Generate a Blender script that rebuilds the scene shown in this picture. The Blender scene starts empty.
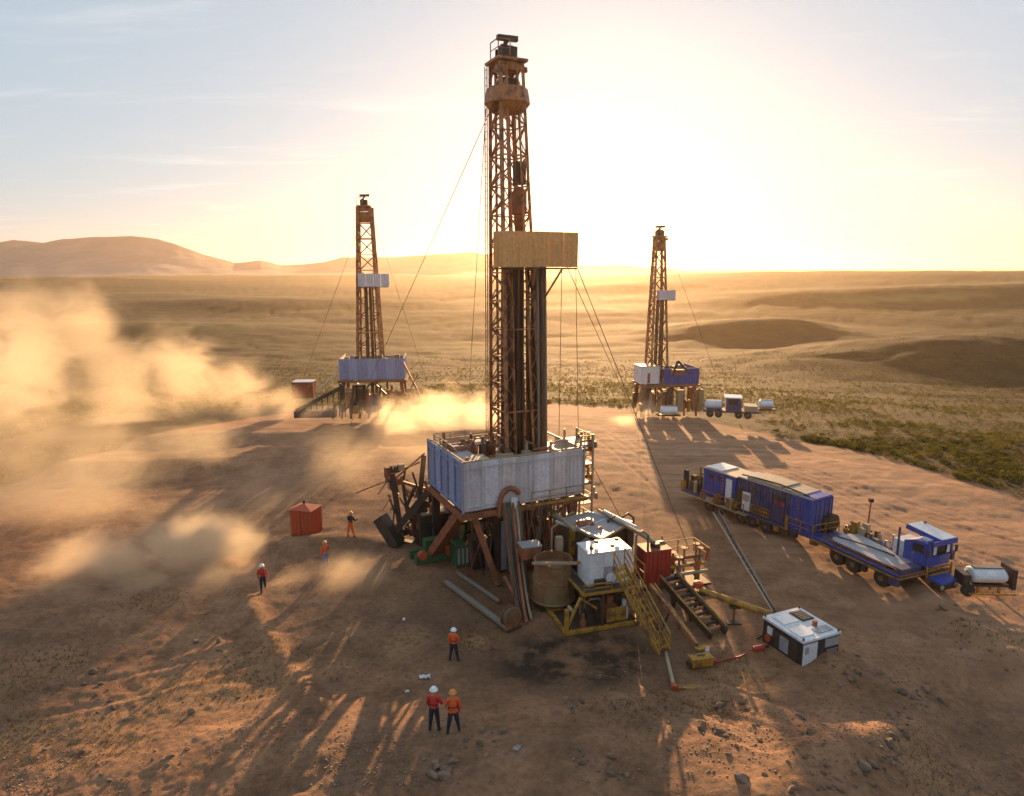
import bpy, bmesh, math, random
import numpy as np
from mathutils import Vector, Matrix, Euler
R = math.radians
random.seed(7); rng = np.random.default_rng(7)
scene = bpy.context.scene
col = scene.collection

# ------------------------------------------------------------------ camera
CAM_H, PITCH, LENS = 20.0, 10.8, 24.0
W, H = 1024, 796
FPX = LENS / 36.0 * W
cd = bpy.data.cameras.new('camera'); cam = bpy.data.objects.new('camera', cd); col.objects.link(cam)
cam.location = (0, 0, CAM_H); cam.rotation_euler = (R(90 - PITCH), 0, 0)
cd.lens = LENS; cd.sensor_width = 36; cd.clip_start = 0.5; cd.clip_end = 30000
scene.camera = cam
scene.render.resolution_x, scene.render.resolution_y = W, H

def ray(px, py):
    v = Vector(((px - W / 2) / FPX, -(py - H / 2) / FPX, -1.0))
    return Matrix.Rotation(R(90 - PITCH), 3, 'X') @ v
def G(px, py, z=0.0):                      # pixel -> point on the level z
    d = ray(px, py); t = (z - CAM_H) / d.z
    return Vector((d.x * t, d.y * t, z))
def AT(px, py, Y):                         # pixel -> point at forward distance Y
    d = ray(px, py); t = Y / d.y
    return Vector((d.x * t, Y, CAM_H + d.z * t))

# ------------------------------------------------------------------ sky, sun, exposure
SUN_EL, SUN_AZ = R(7.2), R(6.8)            # azimuth measured from +Y towards +X
world = bpy.data.worlds.new('World'); scene.world = world; world.use_nodes = True
wn, wl = world.node_tree.nodes, world.node_tree.links
wn.clear()
sky = wn.new('ShaderNodeTexSky'); sky.sky_type = 'NISHITA'; sky.sun_disc = False
sky.sun_elevation = SUN_EL; sky.sun_rotation = SUN_AZ
sky.altitude = 300; sky.air_density = 1.0; sky.dust_density = 0.9; sky.ozone_density = 1.2
CLEAR = 0.26                               # how much of the clear sky shows through the veil
VEIL, CIRRUS = (3.05, 3.9, 4.7), (4.9, 5.3, 5.6)
bg = wn.new('ShaderNodeBackground'); bg.inputs['Strength'].default_value = 0.05
wo = wn.new('ShaderNodeOutputWorld')
# thin bright veil of high ice cloud over the blue, with a few cirrus streaks in it
wtc = wn.new('ShaderNodeTexCoord')
wsep = wn.new('ShaderNodeSeparateXYZ'); wl.new(wtc.outputs['Generated'], wsep.inputs[0])
wz = wn.new('ShaderNodeMath'); wz.operation = 'ADD'; wl.new(wsep.outputs[2], wz.inputs[0]); wz.inputs[1].default_value = 0.06
wpl = wn.new('ShaderNodeCombineXYZ')                 # project the view direction on a flat cloud layer
for i in (0, 1):
    q = wn.new('ShaderNodeMath'); q.operation = 'DIVIDE'; wl.new(wsep.outputs[i], q.inputs[0]); wl.new(wz.outputs[0], q.inputs[1]); wl.new(q.outputs[0], wpl.inputs[i])
wmap = wn.new('ShaderNodeMapping'); wmap.inputs['Rotation'].default_value = (0, 0, R(24)); wmap.inputs['Scale'].default_value = (0.55, 1.9, 1); wmap.inputs['Location'].default_value = (3.3, 1.2, 0)
wl.new(wpl.outputs[0], wmap.inputs['Vector'])
wno = wn.new('ShaderNodeTexNoise'); wno.inputs['Scale'].default_value = 1.1; wno.inputs['Detail'].default_value = 8; wno.inputs['Roughness'].default_value = 0.62; wno.inputs['Distortion'].default_value = 0.5
wl.new(wmap.outputs[0], wno.inputs['Vector'])
wrm = wn.new('ShaderNodeMapRange'); wrm.interpolation_type = 'SMOOTHSTEP'; wl.new(wno.outputs[0], wrm.inputs['Value'])
wrm.inputs['From Min'].default_value = 0.52; wrm.inputs['From Max'].default_value = 0.82; wrm.inputs['To Min'].default_value = 0.0; wrm.inputs['To Max'].default_value = 1.0
wve = wn.new('ShaderNodeMix'); wve.data_type = 'RGBA'; wl.new(wrm.outputs[0], wve.inputs[0])
wve.inputs[6].default_value = (*VEIL, 1); wve.inputs[7].default_value = (*CIRRUS, 1)
wad = wn.new('ShaderNodeMix'); wad.data_type = 'RGBA'; wad.blend_type = 'ADD'; wad.inputs[0].default_value = 1.0
wsc = wn.new('ShaderNodeVectorMath'); wsc.operation = 'SCALE'; wl.new(sky.outputs[0], wsc.inputs[0]); wsc.inputs['Scale'].default_value = CLEAR
wl.new(wsc.outputs[0], wad.inputs[6]); wl.new(wve.outputs[2], wad.inputs[7])
wl.new(wad.outputs[2], bg.inputs['Color']); wl.new(bg.outputs[0], wo.inputs['Surface'])

sd = bpy.data.lights.new('sun', 'SUN'); sun = bpy.data.objects.new('sun', sd); col.objects.link(sun)
sd.energy = 5.0; sd.angle = R(0.55); sd.color = (1.0, 0.60, 0.28)
to_sun = Vector((math.sin(SUN_AZ) * math.cos(SUN_EL), math.cos(SUN_AZ) * math.cos(SUN_EL), math.sin(SUN_EL)))
sun.rotation_euler = (-to_sun).to_track_quat('-Z', 'Y').to_euler()
sun.location = (60, 300, 90)

vs = scene.view_settings
scene.display_settings.display_device = 'sRGB'
vs.view_transform = 'Standard'; vs.look = 'None'; vs.exposure = 1.35; vs.gamma = 1.0; vs.use_curve_mapping = False
cy = scene.cycles
cy.use_denoising = True; cy.max_bounces = 6; cy.diffuse_bounces = 2; cy.glossy_bounces = 2
cy.transmission_bounces = 2; cy.volume_bounces = 2; cy.transparent_max_bounces = 8
cy.volume_max_steps = 256; cy.volume_step_rate = 1.0
cy.sample_clamp_indirect = 6.0; cy.caustics_reflective = False; cy.caustics_refractive = False

# ------------------------------------------------------------------ numpy noise
def _hash(ix, iy, s):
    h = (ix.astype(np.int64) * 374761393 + iy.astype(np.int64) * 668265263 + s * 974711) & 0x7fffffff
    h = ((h ^ (h >> 13)) * 1274126177) & 0x7fffffff
    return ((h ^ (h >> 16)) & 0xffff) / 65535.0
def vnoise(x, y, s=0):
    x = np.asarray(x, float); y = np.asarray(y, float)
    ix, iy = np.floor(x), np.floor(y); fx, fy = x - ix, y - iy
    fx = fx * fx * fx * (fx * (fx * 6 - 15) + 10); fy = fy * fy * fy * (fy * (fy * 6 - 15) + 10)
    a, b = _hash(ix, iy, s), _hash(ix + 1, iy, s); c, d = _hash(ix, iy + 1, s), _hash(ix + 1, iy + 1, s)
    return (a + (b - a) * fx) * (1 - fy) + (c + (d - c) * fx) * fy * 1.0
def fbm(x, y, s=0, o=4, g=0.5):
    t, a, n = 0.0, 1.0, 0.0
    for i in range(o):
        t = t + a * (vnoise(x * 2 ** i + 17.3 * i, y * 2 ** i - 9.1 * i, s + i) - 0.5); n += a; a *= g
    return t / n * 2
def sstep(a, b, x):
    t = np.clip((x - a) / (b - a), 0, 1); return t * t * (3 - 2 * t)

# ------------------------------------------------------------------ materials
def new_mat(name):
    m = bpy.data.materials.new(name); m.use_nodes = True
    nt = m.node_tree; b = nt.nodes['Principled BSDF']
    return m, nt, b
def N(nt, t, **kw):
    n = nt.nodes.new(t)
    for k, v in kw.items():
        if k.startswith('_'): setattr(n, k[1:], v)
        else: n.inputs[k.replace('~', ' ')].default_value = v
    return n
def ramp(nt, src, stops):
    r = nt.nodes.new('ShaderNodeValToRGB'); e = r.color_ramp.elements
    while len(e) < len(stops): e.new(0.5)
    for el, (p, c) in zip(e, stops):
        el.position = p; el.color = (*c, 1) if len(c) == 3 else c
    nt.links.new(src, r.inputs[0]); return r
def mixc(nt, f, a, b, mode='MIX'):
    m = nt.nodes.new('ShaderNodeMix'); m.data_type = 'RGBA'; m.blend_type = mode
    for s, i in ((f, 0), (a, 6), (b, 7)):
        if hasattr(s, 'is_linked'): nt.links.new(s, m.inputs[i])
        elif i == 0: m.inputs[0].default_value = s
        else: m.inputs[i].default_value = (*s, 1)
    return m.outputs[2]
MATS = {}
def paint(name, c, rough=0.5, metal=0.0, dirt=0.35, dirtc=(0.16, 0.10, 0.06), scale=1.6, bump=0.15, rust=0.0):
    """painted or bare metal, dusted and scratched in world space"""
    if name in MATS: return MATS[name]
    m, nt, b = new_mat(name)
    tc = N(nt, 'ShaderNodeNewGeometry')
    n1 = N(nt, 'ShaderNodeTexNoise', Scale=scale, Detail=7.0, Roughness=0.65); nt.links.new(tc.outputs['Position'], n1.inputs['Vector'])
    n2 = N(nt, 'ShaderNodeTexNoise', Scale=scale * 7, Detail=4.0, Roughness=0.6); nt.links.new(tc.outputs['Position'], n2.inputs['Vector'])
    mp = N(nt, 'ShaderNodeMapping'); mp.inputs['Scale'].default_value = (5, 5, 0.35); nt.links.new(tc.outputs['Position'], mp.inputs['Vector'])
    n3 = N(nt, 'ShaderNodeTexNoise', Scale=1.3, Detail=4.0); nt.links.new(mp.outputs[0], n3.inputs['Vector'])
    f1 = ramp(nt, n1.outputs[0], [(0.42, (0, 0, 0)), (0.72, (1, 1, 1))])
    f3 = ramp(nt, n3.outputs[0], [(0.48, (0, 0, 0)), (0.75, (1, 1, 1))])
    mx = N(nt, 'ShaderNodeMath', _operation='MAXIMUM'); nt.links.new(f1.outputs[0], mx.inputs[0]); nt.links.new(f3.outputs[0], mx.inputs[1])
    ml = N(nt, 'ShaderNodeMath', _operation='MULTIPLY'); nt.links.new(mx.outputs[0], ml.inputs[0]); ml.inputs[1].default_value = dirt
    v = ramp(nt, n2.outputs[0], [(0.3, tuple(x * 0.8 for x in c)), (0.7, tuple(min(1, x * 1.12) for x in c))])
    c1 = mixc(nt, ml.outputs[0], v.outputs[0], dirtc)
    if rust > 0:
        fr = ramp(nt, n1.outputs[0], [(0.55 - rust * 0.2, (0, 0, 0)), (0.6, (1, 1, 1))])
        c1 = mixc(nt, fr.outputs[0], c1, (0.17, 0.065, 0.025))
    nt.links.new(c1, b.inputs['Base Color'])
    b.inputs['Roughness'].default_value = rough; b.inputs['Metallic'].default_value = metal
    if bump:
        bp = N(nt, 'ShaderNodeBump', Strength=bump, Distance=0.02); nt.links.new(n2.outputs[0], bp.inputs['Height']); nt.links.new(bp.outputs[0], b.inputs['Normal'])
    MATS[name] = m; return m

# ------------------------------------------------------------------ terrain
PROFILE = np.array([[0, 0], [75, 0], [100, -1.6], [130, -4.6], [160, -8.0], [200, -13], [260, -17], [330, -18.5], [430, -19], [600, -16], [900, -10.5], [1300, -5.5], [2000, -2], [3200, 0], [9000, 0]], float)
_lr = np.linspace(0, math.log(9001), 2000); _zz = np.interp(np.exp(_lr) - 1, PROFILE[:, 0], PROFILE[:, 1])
_k = np.exp(-np.linspace(-2, 2, 61) ** 2); _k /= _k.sum()
_zz = np.convolve(np.pad(_zz, 30, mode='edge'), _k, mode='valid')
RIDGE_AZ = np.array([(px, y) for px, y in ((-400, 330), (100, 322), (250, 312), (350, 301), (440, 287), (500, 281), (580, 277), (680, 274), (760, 272.3), (900, 271), (1024, 270.5), (1500, 270))], float)
RIDGE_D = 1050.0
def bound_y(x):                            # far edge of the bare dirt, scrub beyond
    P = [G(*p) for p in ((-250, 455), (0, 470), (150, 432), (290, 404), (430, 388), (560, 386), (650, 395), (740, 419), (850, 443), (940, 470), (1024, 497), (1250, 580))]
    return np.interp(x, [p.x for p in P], [p.y for p in P])
_paths = {}
def path(pts):                             # rounded-off polyline on the ground
    if pts not in _paths:
        P = [G(*p) for p in pts]
        for _ in range(3):
            Q = [P[0]]
            for a, b in zip(P, P[1:]): Q += [a.lerp(b, .25), a.lerp(b, .75)]
            P = Q + [P[-1]]
        _paths[pts] = P[::2] + [P[-1]]
    return _paths[pts]
def terrain(x, y, fine=True):
    x = np.asarray(x, float); y = np.asarray(y, float)
    r = np.hypot(x, y); az = np.arctan2(x, np.maximum(y, 1e-3) if np.ndim(y) else max(y, 1e-3))
    z = np.interp(np.log(r + 1), _lr, _zz)
    # the long ridge under the sun
    pxl = W / 2 + np.tan(np.clip(az, -1.2, 1.2)) * FPX * 1.02
    yr = np.interp(pxl, RIDGE_AZ[:, 0], RIDGE_AZ[:, 1])
    dep = np.arctan((yr - H / 2) / FPX) + R(PITCH)
    crest = CAM_H - RIDGE_D * np.cos(np.clip(az, -1.2, 1.2)) * np.tan(dep)
    base = np.interp(np.log(RIDGE_D + 1), _lr, _zz)
    up = np.maximum(crest - base, 0)
    prof = sstep(430, RIDGE_D, r) * (1 - sstep(RIDGE_D, RIDGE_D + 900, r))
    z = z + up * prof
    # low hills in the valley
    def hill(px, Y, h, rx, ry, rot=0.0):
        c = AT(px, 350, Y); dx, dy = x - c.x, y - c.y
        u = dx * math.cos(rot) + dy * math.sin(rot); v = -dx * math.sin(rot) + dy * math.cos(rot)
        return h * np.exp(-(np.abs(u / rx) ** 2.6 + np.abs(v / ry) ** 2.2))
    z = z + hill(1000, 285, 11.5, 88, 40, 0.1) + hill(750, 400, 10.0, 58, 42) + hill(120, 420, 4, 150, 40) + hill(560, 520, 4, 110, 50)
    z = z + hill(300, 640, 6, 170, 60) + hill(-150, 560, 7, 200, 60) + hill(900, 620, 6, 180, 50) + hill(60, 1150, 9, 260, 90) + hill(400, 1500, 8, 300, 120)
    z = z + sstep(130, 420, r) * fbm(x / 130, y / 90, 3, 4) * 2.2 + sstep(500, 2000, r) * fbm(x / 420, y / 260, 8, 3) * 5
    gul = 1 - np.abs(fbm(x / 55, y / 34, 14, 4, 0.55)) * 2.2
    z = z - sstep(140, 300, r) * np.clip(gul, 0, 1) ** 3 * 0.8 + sstep(140, 260, r) * (1 - sstep(900, 1500, r)) * fbm(x / 18, y / 14, 15, 3) * 0.25
    # raised pad of the rig on the far side of the dust
    c = AT(330, 420, 90)
    d = np.maximum(np.abs(x - c.x + 8) / 34, np.abs(y - c.y - 5) / 15)
    z = z + 0.9 * (1 - sstep(0.86, 1.14, d + 0.06 * fbm(x / 6, y / 6, 30, 3)))
    # flatter ground left of it drops a little
    z = z - 1.2 * sstep(-14, -26, x) * sstep(36, 52, y) * (1 - sstep(68, 72, y))
    # foreground shoulder the two men stand on
    z = z + 1.3 * (1 - sstep(23, 32, y)) * sstep(-22, -8, x) * (1 - sstep(8, 24, x))
    # berms
    def berm(pts, h, w):
        P = path(pts); dm = np.full(np.shape(x), 1e9)
        for a, b in zip(P, P[1:]):
            ab = b - a; L2 = max(ab.x ** 2 + ab.y ** 2, 1e-9)
            t = np.clip(((x - a.x) * ab.x + (y - a.y) * ab.y) / L2, 0, 1)
            dm = np.minimum(dm, np.hypot(x - a.x - t * ab.x, y - a.y - t * ab.y))
        return h * np.exp(-(dm / w) ** 2)
    near = r < 140
    def ruts(pts, depth, gauge=1.1):
        P = path(pts); dm = np.full(np.shape(x), 1e9)
        for a, b in zip(P, P[1:]):
            ab = b - a; L2 = ab.x ** 2 + ab.y ** 2
            t = np.clip(((x - a.x) * ab.x + (y - a.y) * ab.y) / L2, 0, 1)
            dd = np.hypot(x - a.x - t * ab.x, y - a.y - t * ab.y)
            dm = np.minimum(dm, dd)
        k = np.abs(np.abs(dm) - gauge)
        return depth * (-np.exp(-(k / .22) ** 2) + .55 * np.exp(-((k - .42) / .18) ** 2)) * (dm < gauge + 1.5)
    if np.any(near):
        z = z + berm(((225, 560), (262, 630), (300, 690), (318, 720)), 0.45, 0.7)
        z = z + berm(((275, 543), (340, 540), (420, 548)), 0.5, 1.2)
        z = z + berm(((815, 655), (870, 690), (925, 690), (905, 740), (860, 760), (800, 790)), 0.28, 0.8)
        z = z + berm(((720, 690), (790, 730), (840, 790)), 0.22, 0.5) - berm(((660, 680), (730, 735), (800, 800)), 0.2, 0.7)
        z = z + berm(((880, 560), (960, 620), (1024, 660), (1100, 700)), 0.3, 0.8)
        for pts in (((640, 440), (740, 500), (850, 600), (980, 690), (1080, 740)), ((600, 430), (700, 520), (790, 590), (900, 640), (1060, 680)), ((300, 796), (380, 700), (480, 650), (620, 690), (760, 760)), ((1024, 540), (880, 500), (760, 455), (640, 430)), ((-60, 720), (120, 690), (300, 640), (420, 600), (470, 560)), ((860, 620), (960, 660), (1080, 690)), ((1060, 585), (930, 545), (800, 480), (680, 445))):
            z = z + ruts(pts, .06)
        bk = berm(((800, 640), (870, 685), (930, 690), (910, 735), (865, 765), (800, 800), (760, 830)), 1.0, 1.6)
        z = z - 0.75 * sstep(0, 1, np.clip((x - G(880, 720).x) / 4.5 + 0.5 - (y - G(880, 720).y) * .06, 0, 1)) * (1 - sstep(29, 33, y)) + bk * 0.4
    if fine:
        far = 1 - sstep(70, 160, r)
        z = z + far * (fbm(x / 9, y / 9, 11, 4) * 0.22 + fbm(x / 1.6, y / 1.6, 21, 4, 0.6) * 0.10)
        rough = sstep(0, -8, x - (y - 30) * -0.25 + 6) * (1 - sstep(38, 46, y)) + 0.7 * (1 - sstep(30, 34, y)) * sstep(4, 10, x)
        z = z + far * np.clip(rough, 0, 1) * (np.abs(fbm(x / 2.8, y / 2.8, 41, 5, 0.6)) * 0.26 - 0.05)
        # keep the place where the machines stand level
        lev = np.exp(-(((x - 4) / 15) ** 4 + ((y - 43) / 10) ** 4))
        z = z * (1 - 0.8 * lev)
    return z
def TZ(x, y): return float(terrain(np.array([x]), np.array([y]))[0])
def GT(px, py):                            # pixel -> point on the terrain
    p = G(px, py)
    for _ in range(6): p = G(px, py, TZ(p.x, p.y) * 0.7 + p.z * 0.3)
    return p

def mesh_grid(name, X, Y, Z, mat, smooth=True, attrs=None, wrap=False):
    n, m = X.shape
    me = bpy.data.meshes.new(name)
    idx = np.arange(n * m).reshape(n, m)
    if wrap: idx = np.concatenate([idx, idx[:, :1]], 1)
    q = np.stack([idx[:-1, :-1], idx[1:, :-1], idx[1:, 1:], idx[:-1, 1:]], -1).reshape(-1, 4)
    me.vertices.add(n * m); me.vertices.foreach_set('co', np.stack([X, Y, Z], -1).astype(np.float32).ravel())
    me.loops.add(q.size); me.loops.foreach_set('vertex_index', q.ravel().astype(np.int32))
    me.polygons.add(len(q)); me.polygons.foreach_set('loop_start', np.arange(0, q.size, 4, dtype=np.int32))
    if smooth: me.polygons.foreach_set('use_smooth', np.ones(len(q), bool))
    me.update(); me.validate()
    for k, v in (attrs or {}).items():
        a = me.attributes.new(k, 'FLOAT', 'POINT'); a.data.foreach_set('value', v.astype(np.float32).ravel())
    me.materials.append(mat)
    o = bpy.data.objects.new(name, me); col.objects.link(o); return o

def ground_material():
    m, nt, b = new_mat('earth')
    L = nt.links.new
    g = N(nt, 'ShaderNodeNewGeometry'); pos = g.outputs['Position']
    def noise(sc, det=6.0, ro=0.6, vec=pos, dist=0.0):
        n = N(nt, 'ShaderNodeTexNoise', Scale=sc, Detail=det, Roughness=ro, Distortion=dist); L(vec, n.inputs['Vector']); return n.outputs[0]
    big, mid, fin, grit = noise(0.09, 5, 0.6), noise(0.5, 6, 0.65), noise(3.2, 6, 0.7), noise(14.0, 3, 0.7)
    dirt = ramp(nt, mid, [(0.28, (0.160, 0.083, 0.046)), (0.5, (0.265, 0.142, 0.078)), (0.72, (0.36, 0.200, 0.112))]).outputs[0]
    dirt2 = ramp(nt, big, [(0.35, (0.72, 0.72, 0.74)), (0.65, (1.18, 1.12, 1.05))]).outputs[0]
    dirt = mixc(nt, 1.0, dirt, dirt2, 'MULTIPLY')
    fr = ramp(nt, fin, [(0.3, (0.62, 0.60, 0.60)), (0.5, (1, 1, 1)), (0.72, (1.35, 1.3, 1.25))]).outputs[0]
    dirt = mixc(nt, 0.85, dirt, fr, 'MULTIPLY')
    sp = ramp(nt, grit, [(0.64, (0, 0, 0)), (0.7, (1, 1, 1))]).outputs[0]
    spm = N(nt, 'ShaderNodeMath', _operation='MULTIPLY'); L(sp, spm.inputs[0]); spm.inputs[1].default_value = 0.55
    dirt = mixc(nt, spm.outputs[0], dirt, (0.36, 0.30, 0.24))
    # packed pale road
    at = lambda n: N(nt, 'ShaderNodeAttribute', _attribute_name=n).outputs['Fac']
    road = ramp(nt, mid, [(0.3, (0.30, 0.157, 0.086)), (0.7, (0.43, 0.235, 0.135))]).outputs[0]
    c = mixc(nt, at('road'), dirt, road)
    # tyre tracks along the road
    mp = N(nt, 'ShaderNodeMapping'); mp.inputs['Rotation'].default_value = (0, 0, R(52)); mp.inputs['Scale'].default_value = (0.06, 1.0, 1.0); L(pos, mp.inputs['Vector'])
    tr = ramp(nt, noise(0.9, 5, 0.6, mp.outputs[0]), [(0.36, (0.72, 0.72, 0.72)), (0.55, (1.08, 1.08, 1.08))]).outputs[0]
    c2 = mixc(nt, 1.0, c, tr, 'MULTIPLY'); c = mixc(nt, at('road'), c, c2)
    # oily wet ground round the tanks
    wet = N(nt, 'ShaderNodeMath', _operation='MULTIPLY'); L(at('wet'), wet.inputs[0]); L(ramp(nt, mid, [(0.35, (0, 0, 0)), (0.55, (1, 1, 1))]).outputs[0], wet.inputs[1])
    c = mixc(nt, wet.outputs[0], c, (0.045, 0.028, 0.018))
    # scrubland
    scr = ramp(nt, noise(0.22, 8, 0.75), [(0.34, (0.022, 0.017, 0.005)), (0.5, (0.046, 0.029, 0.010)), (0.68, (0.078, 0.046, 0.017))]).outputs[0]
    mp2 = N(nt, 'ShaderNodeMapping'); mp2.inputs['Scale'].default_value = (0.35, 1.0, 1.0); L(pos, mp2.inputs['Vector'])
    far = ramp(nt, noise(0.011, 7, 0.62, mp2.outputs[0], 0.6), [(0.36, (0.016, 0.012, 0.003)), (0.47, (0.034, 0.022, 0.007)), (0.55, (0.028, 0.025, 0.006)), (0.68, (0.068, 0.041, 0.015))]).outputs[0]
    tuft = ramp(nt, noise(1.1, 4, 0.7), [(0.40, (0.45, 0.5, 0.4)), (0.6, (1.15, 1.1, 1.0))]).outputs[0]
    spk = ramp(nt, noise(0.11, 9, 0.85), [(0.38, (0.22, 0.25, 0.16)), (0.5, (0.85, 0.85, 0.8)), (0.64, (1.6, 1.4, 1.15))]).outputs[0]
    scr = mixc(nt, 0.9, scr, tuft, 'MULTIPLY')
    scr = mixc(nt, at('far'), scr, mixc(nt, 1.0, far, spk, 'MULTIPLY'))
    c = mixc(nt, at('scrub'), c, scr)
    gr = ramp(nt, noise(0.02, 4, 0.5, mp2.outputs[0]), [(0.4, (0.085, 0.10, 0.030)), (0.6, (0.16, 0.15, 0.045))]).outputs[0]
    c = mixc(nt, at('green'), c, gr)
    dry = N(nt, 'ShaderNodeMath', _operation='MULTIPLY'); L(at('dry'), dry.inputs[0]); L(ramp(nt, fin, [(0.4, (0, 0, 0)), (0.55, (1, 1, 1))]).outputs[0], dry.inputs[1])
    c = mixc(nt, dry.outputs[0], c, (0.33, 0.18, 0.085))
    L(c, b.inputs['Base Color'])
    b.inputs['Roughness'].default_value = 0.92; b.inputs['Specular IOR Level'].default_value = 0.15
    h = N(nt, 'ShaderNodeMath', _operation='MULTIPLY_ADD'); L(fin, h.inputs[0]); h.inputs[1].default_value = 1.0; L(grit, h.inputs[2])
    h2 = N(nt, 'ShaderNodeMath', _operation='MULTIPLY_ADD'); L(mid, h2.inputs[0]); h2.inputs[1].default_value = 2.0; L(h.outputs[0], h2.inputs[2])
    bp = N(nt, 'ShaderNodeBump', Strength=0.55, Distance=0.10); L(h2.outputs[0], bp.inputs['Height']); L(bp.outputs[0], b.inputs['Normal'])
    return m

def build_ground():
    fine = np.arange(-44, 44.01, 0.13); coarse = np.arange(50, 310, 6.0)
    azs = np.radians(np.concatenate([fine, coarse]))
    # rows spaced evenly on the picture near by, by ratio far away
    deps = np.radians(np.concatenate([np.array([88, 80, 70, 60, 52, 47]), np.linspace(44, 10, 360), np.linspace(9.93, 1.0, 190), np.array([.85, .7, .55, .42, .3, .2, .13])]))
    rs = 20.0 / np.tan(deps)
    A, Rr = np.meshgrid(azs, rs); X, Y = Rr * np.sin(A), Rr * np.cos(A)
    Z = terrain(X, Y)
    n1 = fbm(X / 7, Y / 7, 51, 4)
    beyond = np.where(Y > 5, sstep(-1.2, 2.2, Y - bound_y(X) + n1 * 3.5), 0.0)
    Pn = [G(*p) for p in ((560, 402), (640, 430), (760, 462), (880, 520), (1024, 560), (1200, 640))]
    dm = np.full(X.shape, 1e9)
    for a, b_ in zip(Pn, Pn[1:]):
        ab = b_ - a; t = np.clip(((X - a.x) * ab.x + (Y - a.y) * ab.y) / (ab.x ** 2 + ab.y ** 2), 0, 1)
        dm = np.minimum(dm, np.hypot(X - a.x - t * ab.x, Y - a.y - t * ab.y))
    road = (1 - sstep(8, 19, dm + n1 * 5)) * (1 - beyond)
    road = np.maximum(road, (1 - sstep(0.9, 1.2, np.hypot((X - 2) / 40, (Y - 90) / 14) + n1 * 0.2)) * (1 - beyond) * 0.8)
    wp = G(575, 655); wet = 1 - sstep(0.5, 1.1, np.hypot((X - wp.x) / 6.5, (Y - wp.y) / 4.2) + n1 * 0.25)
    wp = G(480, 610); wet = np.maximum(wet, (1 - sstep(0.5, 1.1, np.hypot((X - wp.x) / 5, (Y - wp.y) / 6) + n1 * 0.25)) * 0.55)
    r = np.hypot(X, Y)
    farm = sstep(130, 260, r)
    def spot(px, Yd, rx, ry):
        c = AT(px, 340, Yd); return np.exp(-(((X - c.x) / rx) ** 2 + ((Y - c.y) / ry) ** 2))
    green = np.clip(spot(930, 560, 130, 34) * 0.9 + spot(1010, 640, 150, 25) * 0.8 + spot(430, 470, 30, 20) * 0.5 + spot(120, 430, 120, 30) * 0.4 + spot(200, 800, 300, 40) * 0.4, 0, 1) * sstep(-0.2, 0.3, fbm(X / 60, Y / 25, 61, 3) + 0.1)
    dry = np.zeros_like(X)
    for px, py, rr in ((925, 772, 1.6), (250, 690, 2.6), (180, 690, 2.4), (110, 745, 2.5), (275, 650, 1.8), (20, 740, 1.5), (480, 640, 1.2), (405, 640, 2), (735, 675, 1.2), (710, 710, 1.0), (60, 660, 2), (995, 640, 1.6), (930, 555, 2)):
        c = G(px, py); dry = np.maximum(dry, 1 - sstep(0.4, 1.2, np.hypot(X - c.x, Y - c.y) / rr + n1 * 0.5))
    m = ground_material()
    o = mesh_grid('ground', X, Y, Z, m, True, dict(road=road, scrub=beyond, far=farm, wet=np.clip(wet, 0, 1), green=green, dry=dry * 0.8), wrap=True)
    o['kind'] = 'structure'; o['label'] = 'bare brown dirt pad running out into rolling scrubland'
    return o
build_ground()

def build_mountains():
    prof = np.array([(-500, 262), (-250, 250), (-100, 246), (0, 244), (25, 240), (55, 243), (75, 239), (105, 237), (140, 236), (165, 239), (185, 245), (210, 254), (240, 263), (265, 261), (285, 265), (310, 264), (330, 262), (345, 258), (400, 257), (440, 254), (475, 252), (500, 256), (540, 262), (580, 266), (620, 265), (660, 268), (720, 276), (900, 282)], float)
    azp = np.arctan((prof[:, 0] - W / 2) / FPX)
    D = 2600.0
    az = np.radians(np.arange(-60, 32, 0.12)); ts = np.concatenate([np.linspace(0, 1, 60), np.linspace(1.03, 2, 12)])
    A, T = np.meshgrid(az, ts)
    py = np.interp(A, azp, prof[:, 1]) + fbm(A * 26, A * 0 + .37, 75, 3, .5) * 1.3; dep = np.arctan((py - H / 2) / FPX) + R(PITCH)
    crest = np.maximum(CAM_H - D * np.tan(dep), 1)
    rr = (D - 800 + 800 * T) / np.cos(A) * 1.0
    X, Y = rr * np.sin(A), rr * np.cos(A)
    s = np.where(T <= 1, T, 2 - T)
    ridg = 1 - np.abs(fbm(X / 260, Y / 420, 71, 5, 0.55)) * 1.2
    shape = s ** 1.5 * (0.45 + 0.55 * s) 
    Z = crest * shape * (1 - (1 - ridg) * (1 - s) * 1.4 * np.where(T <= 1, 1, 0.6)) - 6 * (1 - s)
    m, nt, b = new_mat('mountain')
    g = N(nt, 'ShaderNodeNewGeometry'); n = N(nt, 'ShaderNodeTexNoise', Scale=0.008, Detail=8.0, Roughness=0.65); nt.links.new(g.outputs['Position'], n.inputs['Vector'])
    nt.links.new(ramp(nt, n.outputs[0], [(0.35, (0.08, 0.095, 0.115)), (0.65, (0.135, 0.15, 0.17))]).outputs[0], b.inputs['Base Color']); b.inputs['Roughness'].default_value = 0.95  # rock tinted blue in place of bluish distance haze
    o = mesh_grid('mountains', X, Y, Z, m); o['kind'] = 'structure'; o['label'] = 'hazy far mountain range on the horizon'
build_mountains()

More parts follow.
